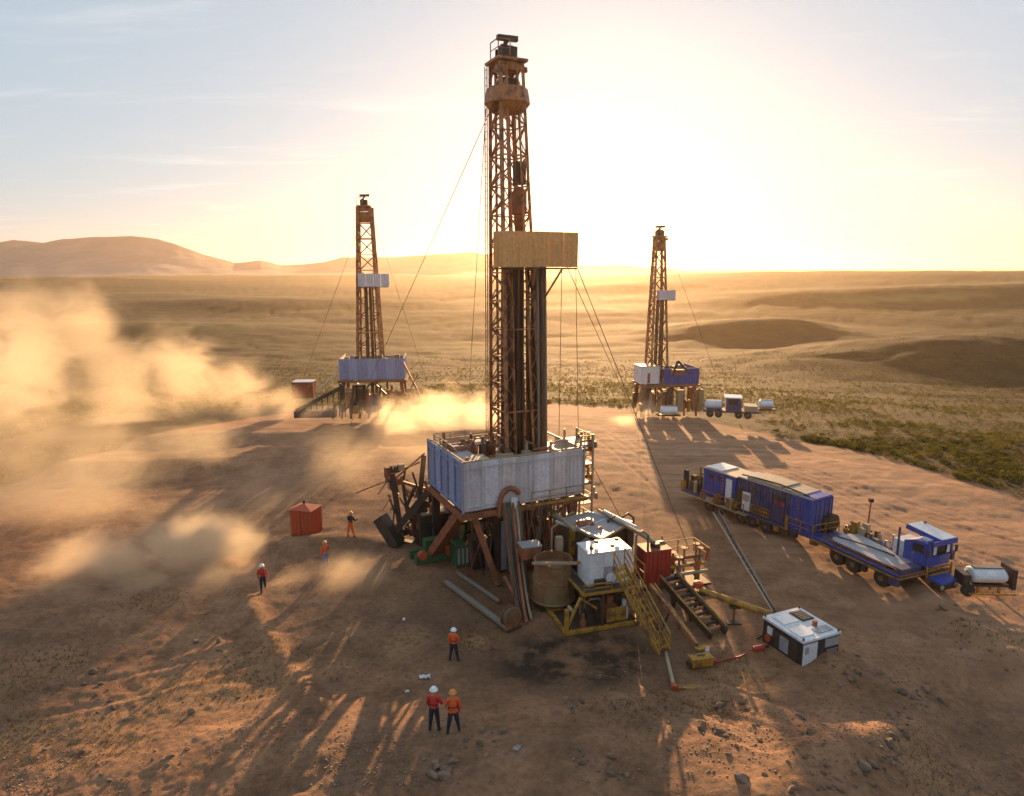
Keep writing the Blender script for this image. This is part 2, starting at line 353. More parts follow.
# ------------------------------------------------------------------ mesh helpers
class MB:
    def __init__(s): s.v, s.f, s.sm, s.mi = [], [], [], []; s.m = 0
    def _add(s, vs, fs, smooth=False):
        o = len(s.v); s.v += [tuple(v) for v in vs]
        for f in fs: s.f.append(tuple(i + o for i in f)); s.sm.append(smooth); s.mi.append(s.m)
    def bx(s, x0, x1, y0, y1, z0, z1):
        s._add([(x0, y0, z0), (x1, y0, z0), (x1, y1, z0), (x0, y1, z0), (x0, y0, z1), (x1, y0, z1), (x1, y1, z1), (x0, y1, z1)],
               [(3, 2, 1, 0), (4, 5, 6, 7), (0, 1, 5, 4), (1, 2, 6, 5), (2, 3, 7, 6), (3, 0, 4, 7)]); return s
    def bar(s, p, q, w, h=None, up=(0, 0, 1)):
        p, q = Vector(p), Vector(q); d = (q - p).normalized(); h = h or w; u = Vector(up)
        if abs(d.dot(u)) > 0.97: u = Vector((0, 1, 0))
        a = d.cross(u).normalized() * w / 2; b = a.cross(d).normalized() * h / 2
        vs = [p - a - b, p + a - b, p + a + b, p - a + b, q - a - b, q + a - b, q + a + b, q - a + b]
        s._add(vs, [(0, 1, 2, 3), (7, 6, 5, 4), (1, 0, 4, 5), (2, 1, 5, 6), (3, 2, 6, 7), (0, 3, 7, 4)]); return s
    def tube(s, p, q, r, n=10, r2=None, cap=True):
        p, q = Vector(p), Vector(q); d = (q - p).normalized(); r2 = r if r2 is None else r2
        a = d.orthogonal().normalized(); b = d.cross(a)
        vs = [c + (a * math.cos(t * 2 * math.pi / n) + b * math.sin(t * 2 * math.pi / n)) * rr for c, rr in ((p, r), (q, r2)) for t in range(n)]
        s._add(vs, [(i, (i + 1) % n, (i + 1) % n + n, i + n) for i in range(n)], True)
        if cap: s._add(vs, [tuple(range(n))[::-1], tuple(range(n, 2 * n))])
        return s
    def pipe(s, pts, r, n=7):
        pts = [Vector(p) for p in pts]; a = None; rings = []
        for i, p in enumerate(pts):
            d = (pts[min(i + 1, len(pts) - 1)] - pts[max(i - 1, 0)]).normalized()
            a = d.orthogonal().normalized() if a is None else (a - d * a.dot(d)).normalized(); b = d.cross(a)
            rings.append([p + (a * math.cos(t * 2 * math.pi / n) + b * math.sin(t * 2 * math.pi / n)) * r for t in range(n)])
        vs = [v for k in rings for v in k]
        s._add(vs, [(k * n + i, k * n + (i + 1) % n, (k + 1) * n + (i + 1) % n, (k + 1) * n + i) for k in range(len(pts) - 1) for i in range(n)], True)
        s._add(rings[0] + rings[-1], [tuple(range(n))[::-1], tuple(range(n, 2 * n))]); return s
    def lathe(s, prof, c=(0, 0, 0), n=20, axis='Z'):
        c = Vector(c); vs = []
        for r, z in prof:
            for t in range(n):
                k = t * 2 * math.pi / n; v = (r * math.cos(k), r * math.sin(k), z)
                if axis == 'X': v = (z, v[0], v[1])
                if axis == 'Y': v = (v[1], z, v[0])
                vs.append(c + Vector(v))
        m = len(prof)
        s._add(vs, [(k * n + i, k * n + (i + 1) % n, (k + 1) * n + (i + 1) % n, (k + 1) * n + i) for k in range(m - 1) for i in range(n)], False)
        s._add(vs[:n] + vs[-n:], [tuple(range(n))[::-1], tuple(range(n, 2 * n))]); return s
    def prism(s, poly, ext):
        e = Vector(ext); poly = [Vector(p) for p in poly]; n = len(poly)
        s._add(poly + [p + e for p in poly], [tuple(range(n))[::-1], tuple(range(n, 2 * n))] + [(i, (i + 1) % n, (i + 1) % n + n, i + n) for i in range(n)]); return s
    def quad(s, a, b, c, d): s._add([a, b, c, d], [(0, 1, 2, 3)]); return s
    def mesh(s, name, mats):
        me = bpy.data.meshes.new(name); me.from_pydata(s.v, [], s.f)
        me.polygons.foreach_set('use_smooth', s.sm); me.polygons.foreach_set('material_index', s.mi)
        for m in (mats if isinstance(mats, (list, tuple)) else [mats]): me.materials.append(m)
        bm = bmesh.new(); bm.from_mesh(me); bmesh.ops.recalc_face_normals(bm, faces=bm.faces); bm.to_mesh(me); bm.free()
        me.update(); return me
    def build(s, name, mats, parent=None, label=None):
        return link(name, s.mesh(name, mats), parent, label)
def link(name, me, parent=None, label=None):
    o = bpy.data.objects.new(name, me); col.objects.link(o)
    if parent is not None: o.parent = parent
    if label: o['label'] = label
    return o
def tag(o, label, cat, group=None):
    o['label'] = label; o['category'] = cat
    if group: o['group'] = group
    return o
def thing(name, label, cat, loc=(0, 0, 0), rz=0.0, group=None):
    o = bpy.data.objects.new(name, None); col.objects.link(o); o.empty_display_size = 0.3
    o.location = loc; o.rotation_euler = (0, 0, rz); return tag(o, label, cat, group)
def holder(name, parent, label=None):      # a part made of pieces only
    o = bpy.data.objects.new(name, None); col.objects.link(o); o.empty_display_size = 0.2; o.parent = parent
    if label: o['label'] = label
    return o
_unit = {}
def bar_obj(name, p, q, w, mat, parent, round_=False):
    """one straight member; alike members share one unit mesh"""
    k = (mat.name, round_)
    if k not in _unit:
        m = MB(); m.tube((0, 0, 0), (0, 0, 1), 0.5, 7) if round_ else m.bx(-.5, .5, -.5, .5, 0, 1); _unit[k] = m.mesh('member', mat)
    p, q = Vector(p), Vector(q); d = q - p
    o = link(name, _unit[k], parent); o.matrix_local = Matrix.LocRotScale(p, d.to_track_quat('Z', 'Y'), (w, w, d.length)); return o
def copy_tree(o, parent=None):
    c = o.copy(); col.objects.link(c); c.parent = parent
    for ch in o.children: copy_tree(ch, c)
    return c
class Fr:                                   # a local frame standing on the ground
    def __init__(s, x, y, deg, z=0.0): s.o = Vector((x, y, z)); s.a = R(deg)
    def l(s, w):
        d = Vector(w) - s.o; c, n = math.cos(s.a), math.sin(s.a); return Vector((d.x * c + d.y * n, -d.x * n + d.y * c, d.z))
    def g(s, x, y, z=0): c, n = math.cos(s.a), math.sin(s.a); return s.o + Vector((x * c - y * n, x * n + y * c, z))
    def px(s, px, py, z=0): return s.l(G(px, py, z + s.o.z))
    def at(s, px, py, Y): return s.l(AT(px, py, Y))
def sag(p, q, drop, n=12):
    p, q = Vector(p), Vector(q); return [p.lerp(q, t / n) + Vector((0, 0, -drop * 4 * (t / n) * (1 - t / n))) for t in range(n + 1)]

M_white = paint('white_paint', (0.74, 0.74, 0.76), 0.45, dirt=0.4, dirtc=(0.30, 0.20, 0.13))
M_wall = paint('wind_wall_white', (0.72, 0.67, 0.70), 0.5, dirt=0.35, dirtc=(0.36, 0.27, 0.22), scale=0.7)
M_wallb = paint('wind_wall_blue', (0.34, 0.38, 0.58), 0.5, dirt=0.3, dirtc=(0.30, 0.24, 0.2), scale=0.7)
M_wall2 = paint('wind_wall_grey', (0.60, 0.55, 0.57), 0.5, dirt=0.5, dirtc=(0.33, 0.22, 0.15), scale=0.9)
M_wall3 = paint('wind_wall_dusty', (0.68, 0.60, 0.58), 0.55, dirt=0.6, dirtc=(0.40, 0.27, 0.18), scale=0.5)
M_wallb2 = paint('wind_wall_dull_blue', (0.27, 0.31, 0.50), 0.5, dirt=0.45, dirtc=(0.28, 0.2, 0.15), scale=0.7)
WALLS, WALLSB = [M_wall, M_wall2, M_wall3], [M_wallb, M_wallb2]
M_rust = paint('rust_red_paint', (0.33, 0.10, 0.045), 0.6, dirt=0.5, dirtc=(0.10, 0.055, 0.03), rust=0.4)
M_dark = paint('dark_steel', (0.055, 0.042, 0.034), 0.55, 0.3, dirt=0.45, dirtc=(0.15, 0.085, 0.045))
M_board_glow = paint('board_glare_gold', (0.80, 0.42, 0.15), 0.55, dirt=0.3, dirtc=(0.5, 0.3, 0.12), scale=0.7)  # orange glow of the sun glare put into the board colour
M_mast = paint('mast_steel', (0.48, 0.20, 0.08), 0.55, 0.1, dirt=0.4, dirtc=(0.10, 0.05, 0.025), rust=0.3)
M_pipe = paint('drill_pipe_steel', (0.10, 0.066, 0.045), 0.45, 0.5, dirt=0.5, dirtc=(0.2, 0.1, 0.05))
M_steel = paint('bare_steel', (0.26, 0.22, 0.18), 0.6, 0.25, dirt=0.5, dirtc=(0.16, 0.10, 0.06))
M_grey = paint('grey_paint', (0.36, 0.35, 0.37), 0.5, dirt=0.45)
M_yel = paint('yellow_paint', (0.46, 0.23, 0.022), 0.6, dirt=0.8, dirtc=(0.11, 0.055, 0.022), rust=0.25)
M_green = paint('green_paint', (0.03, 0.12, 0.045), 0.5, dirt=0.4)
M_blue = paint('blue_paint', (0.022, 0.062, 0.37), 0.5, dirt=0.45, dirtc=(0.20, 0.13, 0.085))
M_blued = paint('dark_blue_paint', (0.026, 0.038, 0.14), 0.6, dirt=0.6, dirtc=(0.19, 0.125, 0.08))
M_red = paint('red_paint', (0.42, 0.035, 0.025), 0.45, dirt=0.35, dirtc=(0.12, 0.05, 0.03))
M_orange = paint('orange_red_paint', (0.50, 0.075, 0.022), 0.6, dirt=0.35, dirtc=(0.22, 0.07, 0.03))
M_black = paint('black_rubber', (0.02, 0.019, 0.018), 0.7, dirt=0.4, dirtc=(0.12, 0.08, 0.05))
M_tan = paint('tan_plate', (0.42, 0.31, 0.20), 0.55, dirt=0.4)
M_tank = paint('rusted_tank', (0.20, 0.125, 0.06), 0.65, dirt=0.6, dirtc=(0.26, 0.085, 0.02), scale=0.9, rust=0.35)
M_hose = paint('hose_rubber', (0.10, 0.065, 0.045), 0.6, dirt=0.4)
M_deck = paint('deck_plate', (0.20, 0.13, 0.085), 0.6, 0.2, dirt=0.5)
M_glass = paint('cab_glass', (0.02, 0.025, 0.03), 0.06, dirt=0.15, bump=0.0)
M_wire = paint('wire_rope', (0.12, 0.09, 0.06), 0.5, 0.5, bump=0.0)

# ------------------------------------------------------------------ drilling rigs
def corrug_panel(w, h, ribs, t=0.05):
    """upright sheet in the xz plane, x 0..w, with pressed vertical ribs and its own edges"""
    m = MB(); pts = []; n = ribs
    for i in range(n):
        x0 = w * i / n; s = w / n
        pts += [(x0 + 0.006, 0), (x0 + s * 0.62, 0), (x0 + s * 0.72, -t), (x0 + s * 0.90, -t)]
    pts.append((w - 0.006, 0))
    f = [(x, y) for x, y in pts]; bk = [(x, 0.06) for x, y in reversed(pts)]
    poly = [(x, y, 0) for x, y in f] + [(w - 0.006, 0.06, 0), (0.006, 0.06, 0)]
    return m.prism(poly, (0, 0, h))
def railing(m, pts, h=1.05, w=0.05, mid=True):
    for a, b in zip(pts, pts[1:]):
        a, b = Vector(a), Vector(b); n = max(1, round((b - a).length / 1.4))
        for i in range(n + 1):
            p = a.lerp(b, i / n); m.bar(p, p + Vector((0, 0, h)), w)
        m.bar(a + Vector((0, 0, h)), b + Vector((0, 0, h)), w)
        if mid: m.bar(a + Vector((0, 0, h * .5)), b + Vector((0, 0, h * .5)), w * .8)
    return m
def wall_run(parent, p, q, z0, h, n, mat, ribs=5, name='wind_wall_panel', skip=()):
    """a row of separate corrugated panels from p to q (outside faces the -y side of p->q)"""
    p, q = Vector((*p, z0)), Vector((*q, z0)); d = q - p; w = d.length / n; a = math.atan2(d.y, d.x)
    mats = mat if isinstance(mat, (list, tuple)) else [mat]; mes = [corrug_panel(w - 0.02, h, ribs).mesh(name, m_) for m_ in mats]
    for i in range(n):
        if i in skip: continue
        o = link(name, mes[(i * 5 + len(mes) // 2) % len(mes)], parent); o.location = p + d * (i / n) + Vector((0, 0, random.uniform(-.025, .025))); o.rotation_euler = (random.uniform(-.004, .004), 0, a)
def mast(parent, c, z0, z1, s0, s1, nb, lean, leg_w=0.2, br_w=0.09, box=True, dense=True):
    """four-legged lattice tower, open at the front"""
    h = holder('mast', parent)
    def cor(t):
        cx, cy = c[0] + lean[0] * t, c[1] + lean[1] * t; s = (s0 + (s1 - s0) * t) / 2; z = z0 + (z1 - z0) * t
        return [Vector((cx - s, cy - s, z)), Vector((cx + s, cy - s, z)), Vector((cx + s, cy + s, z)), Vector((cx - s, cy + s, z))]
    lo, hi = cor(0), cor(1)
    for i in range(4): bar_obj('mast_leg', lo[i], hi[i], leg_w, M_mast, h)
    for k in range(nb):
        a, b, mid = cor(k / nb), cor((k + 1) / nb), cor((k + .5) / nb)
        for i in range(4):
            j = (i + 1) % 4
            if i == 0:                       # front: only a girt now and then
                if k % 3 == 2: bar_obj('girt', b[i], b[j], br_w, M_mast, h)
                continue
            bar_obj('girt', b[i], b[j], br_w * .9, M_mast, h)
            if i == 2:
                bar_obj('brace', a[i], b[j], br_w, M_mast, h); bar_obj('brace', a[j], b[i], br_w, M_mast, h)
            elif dense:
                bar_obj('brace', a[i], mid[j], br_w, M_mast, h); bar_obj('brace', mid[j], b[i], br_w, M_mast, h)
            else:
                p, q = (a[i], b[j]) if k % 2 else (a[j], b[i]); bar_obj('brace', p, q, br_w, M_mast, h)
    if dense:                                # inner stringers that turn each side into a trussed leg
        for sx in (0, 1):
            p, q = lo[3].lerp(lo[2], .22 if sx == 0 else .78), hi[3].lerp(hi[2], .24 if sx == 0 else .76)
            bar_obj('guide_rail', p, q, .15, M_mast, h)
            n = nb * 2
            for k in range(n):
                a0, b0 = (lo[3] if sx == 0 else lo[2]), (hi[3] if sx == 0 else hi[2])
                bar_obj('lacing', a0.lerp(b0, k / n), p.lerp(q, (k + 1) / n), .06, M_mast, h)
            p, q = lo[0].lerp(lo[1], .24 if sx == 0 else .76), hi[0].lerp(hi[1], .26 if sx == 0 else .74)
            bar_obj('guide_rail', p, q, .13, M_mast, h)
            for k in range(n):
                a0, b0 = (lo[0] if sx == 0 else lo[1]), (hi[0] if sx == 0 else hi[1])
                bar_obj('lacing', (a0.lerp(b0, (k + 1) / n)) if k % 2 else a0.lerp(b0, k / n), p.lerp(q, k / n) if k % 2 else p.lerp(q, (k + 1) / n), .055, M_mast, h)
        m = MB()                             # ladder on the back corner
        p, q = lo[3] + Vector((-.25, .1, 0)), hi[3] + Vector((-.25, .1, 0))
        for s in (-.17, .17): m.bar(p + Vector((0, s, 0)), q + Vector((0, s, 0)), .05)
        for k in range(60):
            r_ = p.lerp(q, (k + .5) / 60); m.bar(r_ + Vector((0, -.17, 0)), r_ + Vector((0, .17, 0)), .035)
        m.build('ladder', M_mast, h)
    return h, cor
def octo(cx, cy, rx, ry, z, cut=0.3):
    return [(cx - rx, cy - ry + ry * cut * 2, z), (cx - rx + rx * cut * 2, cy - ry, z), (cx + rx - rx * cut * 2, cy - ry, z), (cx + rx, cy - ry + ry * cut * 2, z),
            (cx + rx, cy + ry - ry * cut * 2, z), (cx + rx - rx * cut * 2, cy + ry, z), (cx - rx + rx * cut * 2, cy + ry, z), (cx - rx, cy + ry - ry * cut * 2, z)]
def crown(parent, c, z, s):
    """crown platform with sheaves, gin pole beam and a bit of railing"""
    x, y = c; m = MB(); m.bx(x - s * .75, x + s * .75, y - s * .75, y + s * .75, z, z + .16); m.bx(x - s * .55, x + s * .55, y - s * .55, y + s * .55, z - .5, z - .01)
    p = m.build('crown_platform', M_mast, parent)
    r_ = MB(); e = s * .72
    railing(r_, [(x - e, y + e * .2, z + .16), (x - e, y - e, z + .16), (x - e * .2, y - e, z + .16)], .95, .05); r_.build('railing', M_mast, p)
    for k in (-.3, 0, .3):
        MB().lathe([(.12, -.06), (.48, -.06), (.44, -.02), (.44, .02), (.48, .06), (.12, .06)], (x + k, y, z + .62), 16, 'X').build('sheave', M_dark, p)
    b = MB(); b.bx(x - .5, x + .5, y - .55, y - .45, z + .16, z + .9); b.bx(x - .5, x + .5, y + .45, y + .55, z + .16, z + .9)
    b.bar((x - .2, y, z + .9), (x + .1, y, z + 1.45), .22); b.bar((x - .6, y, z + 1.45), (x + .75, y, z + 1.5), .3); b.build('crown_block', M_dark, p)
    MB().lathe([(.05, -.2), (.22, -.12), (.22, .12), (.05, .2)], (x + s * .8, y - .3, z - .3), 10).build('warning_lamp', M_red, p)

RIG = Fr(-3.0, 40.2, 25.5)
RW, RD, Z0, Z1 = 8.55, 6.4, 5.15, 8.25
rig = thing('drilling_rig', 'tallest drilling rig, white corrugated wind walls and rust coloured legs, standing over green skids', 'drilling rig', RIG.o, RIG.a, 'drilling rigs on the pad')
def main_rig():
    # deck and its edge beams
    MB().bx(0.05, RW - .05, .05, RD - .05, Z0 - .12, Z0 + .1).build('drill_floor', M_deck, rig)
    for n, a, b, w in (('front', (-.1, -.14, Z0 - .32), (RW + .3, -.14, Z0 - .32), .3), ('left', (-.14, -.29, Z0 - .32), (-.14, RD + .2, Z0 - .32), .3),
                       ('back', (-.1, RD + .16, Z0 - .32), (RW + .3, RD + .16, Z0 - .32), .3), ('right', (RW + .14, 0, Z0 - .33), (RW + .14, RD, Z0 - .33), .3)):
        MB().bar(a, b, w * .7, .36).build('edge_beam', M_rust, rig)
    for x in np.linspace(1.1, RW - 1.1, 6): MB().bar((x, 0, Z0 - .3), (x, RD, Z0 - .3), .18, .34).build('floor_joist', M_dark, rig)
    wall_run(rig, (0, -.02), (RW, -.02), Z0 - .02, Z1 - Z0, 7, WALLS, 4)
    wall_run(rig, (-.02, RD), (-.02, 0), Z0 - .02, Z1 - Z0, 5, WALLSB, 4)
    for zz in (Z0 + .25, Z1 - .35): bar_obj('wall_girt', (-.0, -.1, zz), (RW, -.1, zz), .06, M_wall2, rig); bar_obj('wall_girt', (-.1, 0, zz), (-.1, RD, zz), .06, M_wallb2, rig)
    for k in range(1, 7): bar_obj('cover_strip', (RW * k / 7, -.09, Z0), (RW * k / 7, -.09, Z1), .07, M_wall2, rig)
    for k in range(1, 5): bar_obj('cover_strip', (-.09, RD * k / 5, Z0), (-.09, RD * k / 5, Z1), .07, M_wallb2, rig)
    wall_run(rig, (RW + .02, 0), (RW + .02, RD), Z0 - .02, Z1 - Z0, 5, M_wall, 4, skip=(3,))
    wall_run(rig, (RW, RD + .02), (0, RD + .02), Z0 - .02, Z1 - Z0 - .4, 7, M_wall, 4, skip=(2, 3))
    for x, y in ((-.06, -.08), (RW + .06, -.06), (-.06, RD + .06), (RW + .06, RD + .06)): bar_obj('corner_post', (x, y, Z0 - .1), (x, y, Z1 + .12), .12, M_grey, rig)
    for a, b in (((0, .14, Z1 + .02), (RW, .14, Z1 + .02)), ((.14, 0, Z1 + .04), (.14, RD, Z1 + .04)), ((0, RD - .14, Z1), (RW, RD - .14, Z1)), ((RW - .14, 0, Z1 + .04), (RW - .14, RD, Z1 + .04))):
        bar_obj('top_rail', a, b, .1, M_tan, rig)
    # outside walkway rail and yellow kick plate under the front wall
    railing(MB(), [(RW * .53, -.42, Z0 - .15), (RW * .98, -.42, Z0 - .15)], .85, .045).build('walkway_rail', M_yel, rig)
    MB().bx(RW * .5, RW * 1.03, -.52, -.3, Z0 - .2, Z0 - .13).build('walkway_plate', M_yel, rig)
    # arched hose guard and white data plate at the wall foot
    g = [(2.35 + .75 * (1 - math.cos(t)), -.22, Z0 + .1 + 1.05 * math.sin(t)) for t in np.linspace(0, 2.5, 12)]
    g = [(2.3, -.22, Z0 - .6)] + g; MB().pipe(g, .17, 8).build('hose_guard', M_rust, rig)
    MB().bx(3.1, 3.5, -.4, -.3, Z0 - .4, Z0 + .55).build('data_plate', M_white, rig)
    # roofing over part of the floor: walk plates, pipes
    for x0, x1, y0, y1, zz in ((.3, 2.3, 1.2, 2.4, Z1 - .25), (.4, 1.9, 2.7, 5.6, Z1 - .35), (2.2, 3.6, 4.6, 6.0, Z1 - .2), (6.9, 8.3, .6, 2.2, Z1 - .3), (7.0, 8.3, 4.4, 6.0, Z1 - .1)):
        MB().bx(x0, x1, y0, y1, zz - .08, zz).build('roof_plate', random.choice((M_tan, M_deck, M_grey)), rig)
    dw = MB().bx(.5, 2.6, 3.4, 5.4, Z0 + .1, Z0 + 2.2).build('drawworks', M_dark, rig)
    MB().lathe([(.35, 0), (.95, 0), (.95, .08), (.6, .1), (.6, 1.7), (.95, 1.72), (.95, 1.8), (.35, 1.8)], (.6, 4.4, Z0 + 2.4), 20, 'X').build('drum', M_rust, dw)
    MB().bx(6.9, 8.2, 2.6, 4.2, Z0 + .1, Z0 + 2.6).build('driller_cabin', M_grey, rig)
    MB().lathe([(.2, 0), (.7, 0), (.7, .3), (.35, .35), (.35, .7), (.2, .7)], (5.5, 3.3, Z0 + .1), 18).build('rotary_table', M_rust, rig)
    rnd = random.Random(3)
    for k in range(20):
        x, y = rnd.uniform(.5, RW - .5), rnd.choice((rnd.uniform(.4, 1.6), rnd.uniform(4.6, RD - .5)))
        zz, w, d, h = Z1 - .45, rnd.uniform(.2, .6), rnd.uniform(.2, .6), rnd.uniform(.25, .95)
        m = MB(); m.bx(x - w / 2, x + w / 2, y - d / 2, y + d / 2, Z0 + .1, zz + h * .55)
        if k % 3 == 0: m.tube((x, y, zz + h * .5), (x, y, zz + h + .25), .1, 8)
        if k % 3 == 1: m.tube((x - w, y, zz + h * .62), (x + w, y, zz + h * .62), .13, 8)
        m.build('hydraulic_unit', rnd.choice((M_dark, M_tan, M_steel, M_yel, M_rust)), rig)
    for k in range(9):
        x = rnd.uniform(.5, RW - 1.5); y = rnd.uniform(.4, RD - .5); a = rnd.uniform(0, 3)
        p, q = Vector((x, y, Z1 - .1)), Vector((min(RW - .2, max(.2, x + 1.6 * math.cos(a))), min(RD - .2, max(.2, y + 1.6 * math.sin(a))), Z1 - .05 + rnd.uniform(0, .3)))
        MB().pipe(sag(p, q, -.25, 8), .06, 6).build('hose', rnd.choice((M_hose, M_steel, M_tan)), rig)
    r_ = MB(); railing(r_, [(.3, RD - .3, Z1 - .1), (2.6, RD - .3, Z1 - .1)], .6); railing(r_, [(.25, 3.6, Z1 - .1), (.25, RD - .3, Z1 - .1)], .6); r_.build('railing', M_tan, rig)
    # mast
    h, cor = mast(rig, (5.3, 3.3), Z0 + .1, 32.3, 2.75, 1.5, 15, (-.75, .1))
    tp = cor(1); ct = sum(tp, Vector()) / 4
    cb = cor(.925); cc = sum(cb, Vector()) / 4
    b = MB(); zb = cc.z
    o0, o1, o2 = octo(cc.x, cc.y, .98, .98, zb - .75, .32), octo(cc.x, cc.y, 1.32, 1.32, zb - .25, .28), octo(cc.x, cc.y, 1.18, 1.18, zb + .62, .28)
    for a_, b_ in ((o0, o1), (o1, o2)): b._add(a_ + b_, [(i, (i + 1) % 8, (i + 1) % 8 + 8, i + 8) for i in range(8)])
    b._add(o0, [tuple(range(8))[::-1]]); b._add(o2, [tuple(range(8))]); b.build('water_table', M_mast, rig)
    MB().bx(cc.x - .45, cc.x + .45, cc.y - .45, cc.y + .45, zb + .62, zb + 1.2).build('sheave_housing', M_dark, rig)
    crown(rig, (ct.x, ct.y), 32.35, 1.35)
    # travelling block, hook and lines
    MB().bx(5.05, 5.7, 2.9, 3.5, 25.2, 26.6).build('travelling_block', M_dark, rig)
    MB().lathe([(.1, 0), (.3, .3), (.34, 1.2), (.5, 1.3), (.5, 2.6), (.3, 2.9), (.1, 3)], (5.35, 3.2, 22.1), 12).build('top_drive', M_rust, rig)
    for k in range(6): bar_obj('drill_line', (5.15 + .1 * k, 3.2, 26.6), (4.8 + .1 * k, 3.35, 32.6), .035, M_wire, rig, True)
    MB().tube((5.4, 3.2, Z0), (5.36, 3.2, 22.2), .1, 10).build('kelly', M_steel, rig)
    for x, y, r_ in ((6.6, 1.95, .16), (6.95, 2.1, .1), (6.3, 1.9, .09)): MB().tube((x, y, Z0), (x - .3, y, 21.5), r_, 10).build('standpipe', M_pipe if r_ > .1 else M_steel, rig)
    MB().pipe(sag((6.2, 1.9, 20.5), (5.45, 2.9, 24.2), 3.5, 16), .09, 7).build('mud_hose', M_black, rig)
    # racking board with its wind screen
    rb = holder('racking_board', rig)
    px0, px1 = 3.15, 8.35; yb = .75
    wall_run(rb, (px0, yb), (px1, yb), 20.05, 2.15, 5, M_board_glow, 3, 'screen_panel')
    wall_run(rb, (px1, yb), (px1, yb + 1.6), 20.05, 2.15, 2, M_board_glow, 3, 'screen_panel')
    wall_run(rb, (px0, yb + 1.6), (px0, yb), 20.05, 2.15, 2, M_board_glow, 3, 'screen_panel')
    MB().bx(px0, px1, yb + .1, yb + 1.6, 19.9, 20.0).build('board_floor', M_dark, rb)
    for k in range(9): bar_obj('finger', (px0 + .5 + k * .55, yb + 1.6, 20.1), (px0 + .5 + k * .55, 4.2, 20.1), .09, M_mast, rb)
    for x in (px0 + .3, 7.3): bar_obj('board_strut', (x, yb + .2, 19.9), (5.45 + (x - 5.4) * .5, 2.2, 17.6), .1, M_mast, rb)
    # substructure
    def leg(p, q, w, mat, nm='substructure_leg'): return MB().bar(p, q, w, w * .8).build(nm, mat, rig)
    leg((.15, .9, Z0 - .45), (-.45, 5.2, .25), .72, M_rust); leg((.75, .1, Z0 - .45), (2.1, -.5, .15), .46, M_rust)
    leg((RW - .6, .5, Z0 - .45), (RW - .2, .2, .15), .5, M_rust); leg((.3, RD - .3, Z0 - .45), (.3, RD - .2, .2), .5, M_dark)
    leg((RW - .4, RD - .3, Z0 - .45), (RW - .4, RD - .3, .2), .5, M_dark); leg((4.2, .35, Z0 - .45), (3.4, .5, .2), .36, M_dark)
    leg((4.4, RD - .3, Z0 - .45), (4.4, RD - .2, .2), .4, M_dark)
    for p, q in (((.3, RD, .4), (4.4, RD, Z0 - .5)), ((4.4, RD, .4), (RW - .4, RD, Z0 - .5)), ((RW - .4, .3, .5), (RW - .4, RD - .3, Z0 - .5)), ((RW - .4, .5, Z0 - .6), (RW - .4, RD - .3, .4)), ((2.2, 1.5, .3), (4, 3.5, Z0 - .4))):
        bar_obj('diagonal_brace', p, q, .2, M_dark, rig)
    # green skids
    for y, x0, x1 in ((5.75, -1.75, 4.0), (4.6, -1.7, 2.2)):
        MB().bx(x0, x1, y, y + .45, .05, .62).build('skid_beam', M_green, rig)
    MB().bx(-1.55, 1.5, 5.06, 5.74, .3, .46).build('skid_deck', M_green, rig)
    MB().bx(-.9, .1, 5.0, 5.7, .5, 1.5).build('skid_winch', M_green, rig)
    for x in (-1.3, .6): MB().lathe([(.05, -.2), (.3, -.2), (.3, .2), (.05, .2)], (x, 4.5, .75), 12, 'Y').build('winch_reel', M_orange, rig)
    # well head gear under the floor
    bop = MB().lathe([(.5, .1), (.5, .5), (.32, .55), (.32, .9), (.62, .95), (.62, 1.5), (.35, 1.55), (.35, 1.9), (.66, 1.95), (.66, 2.6), (.4, 2.7), (.4, 3.1), (.75, 3.2), (.7, 3.9), (.3, 4.1), (.3, Z0 - .2)], (4.9, 3.3, 0), 18).build('blowout_preventer', M_green, rig)
    for zz in (1.2, 2.3): MB().bx(3.7, 6.1, 3.0, 3.6, zz - .22, zz + .22).build('ram_body', M_yel, bop)
    rnd = random.Random(9)
    for k in range(26):
        x, y = rnd.uniform(1.0, 7.6), rnd.uniform(1.3, 6.0); h_ = rnd.uniform(.6, 2.6); w = rnd.uniform(.25, .7)
        m = MB(); kind = k % 3
        if kind == 0: m.bx(x - w, x + w, y - w * .6, y + w * .6, .1, h_ * .7)
        elif kind == 1: m.tube((x, y, .1), (x, y, h_), w * .45, 12)
        else: m.pipe([(x, y, .1), (x, y, h_), (x + w, y + .2, h_ + .3), (x + w * 2, y + .2, h_ + .3), (x + w * 2, y + .2, Z0 - .4)], .09, 7)
        m.build(('control_cabinet', 'accumulator', 'flow_pipe')[kind], rnd.choice((M_dark, M_dark, M_green, M_yel, M_steel, M_rust, M_tan)), rig)
    for x0, x1, y0, y1, h_, mt in ((2.9, 4.6, 1.0, 2.0, 3.9, M_dark), (4.9, 6.2, .7, 1.5, 3.2, M_rust), (1.5, 2.6, 2.2, 3.4, 2.2, M_dark), (.6, 1.5, 3.0, 4.2, 1.6, M_green), (1.2, 3.4, 4.6, 6.1, 2.6, M_dark), (5.6, 7.9, 4.4, 6.0, 3.2, M_dark), (6.2, 8.2, 1.5, 3.0, 2.2, M_rust), (3.6, 5.2, 5.0, 6.2, 1.8, M_green), (6.4, 7.8, 3.2, 4.3, 3.6, M_dark)):
        b_ = MB().bx(x0, x1, y0, y1, .1, h_).build('equipment_sun_block', mt, rig)  # dense underdeck gear; back blocks added to stop sun streaks
        for q in range(3): MB().bx(x0 + .1 + q * (x1 - x0) / 3, x0 + (q + .85) * (x1 - x0) / 3, y0 - .05, y0, .3, h_ - .2).build('module_door', random.choice((M_dark, M_rust, M_tan, M_grey)), b_)
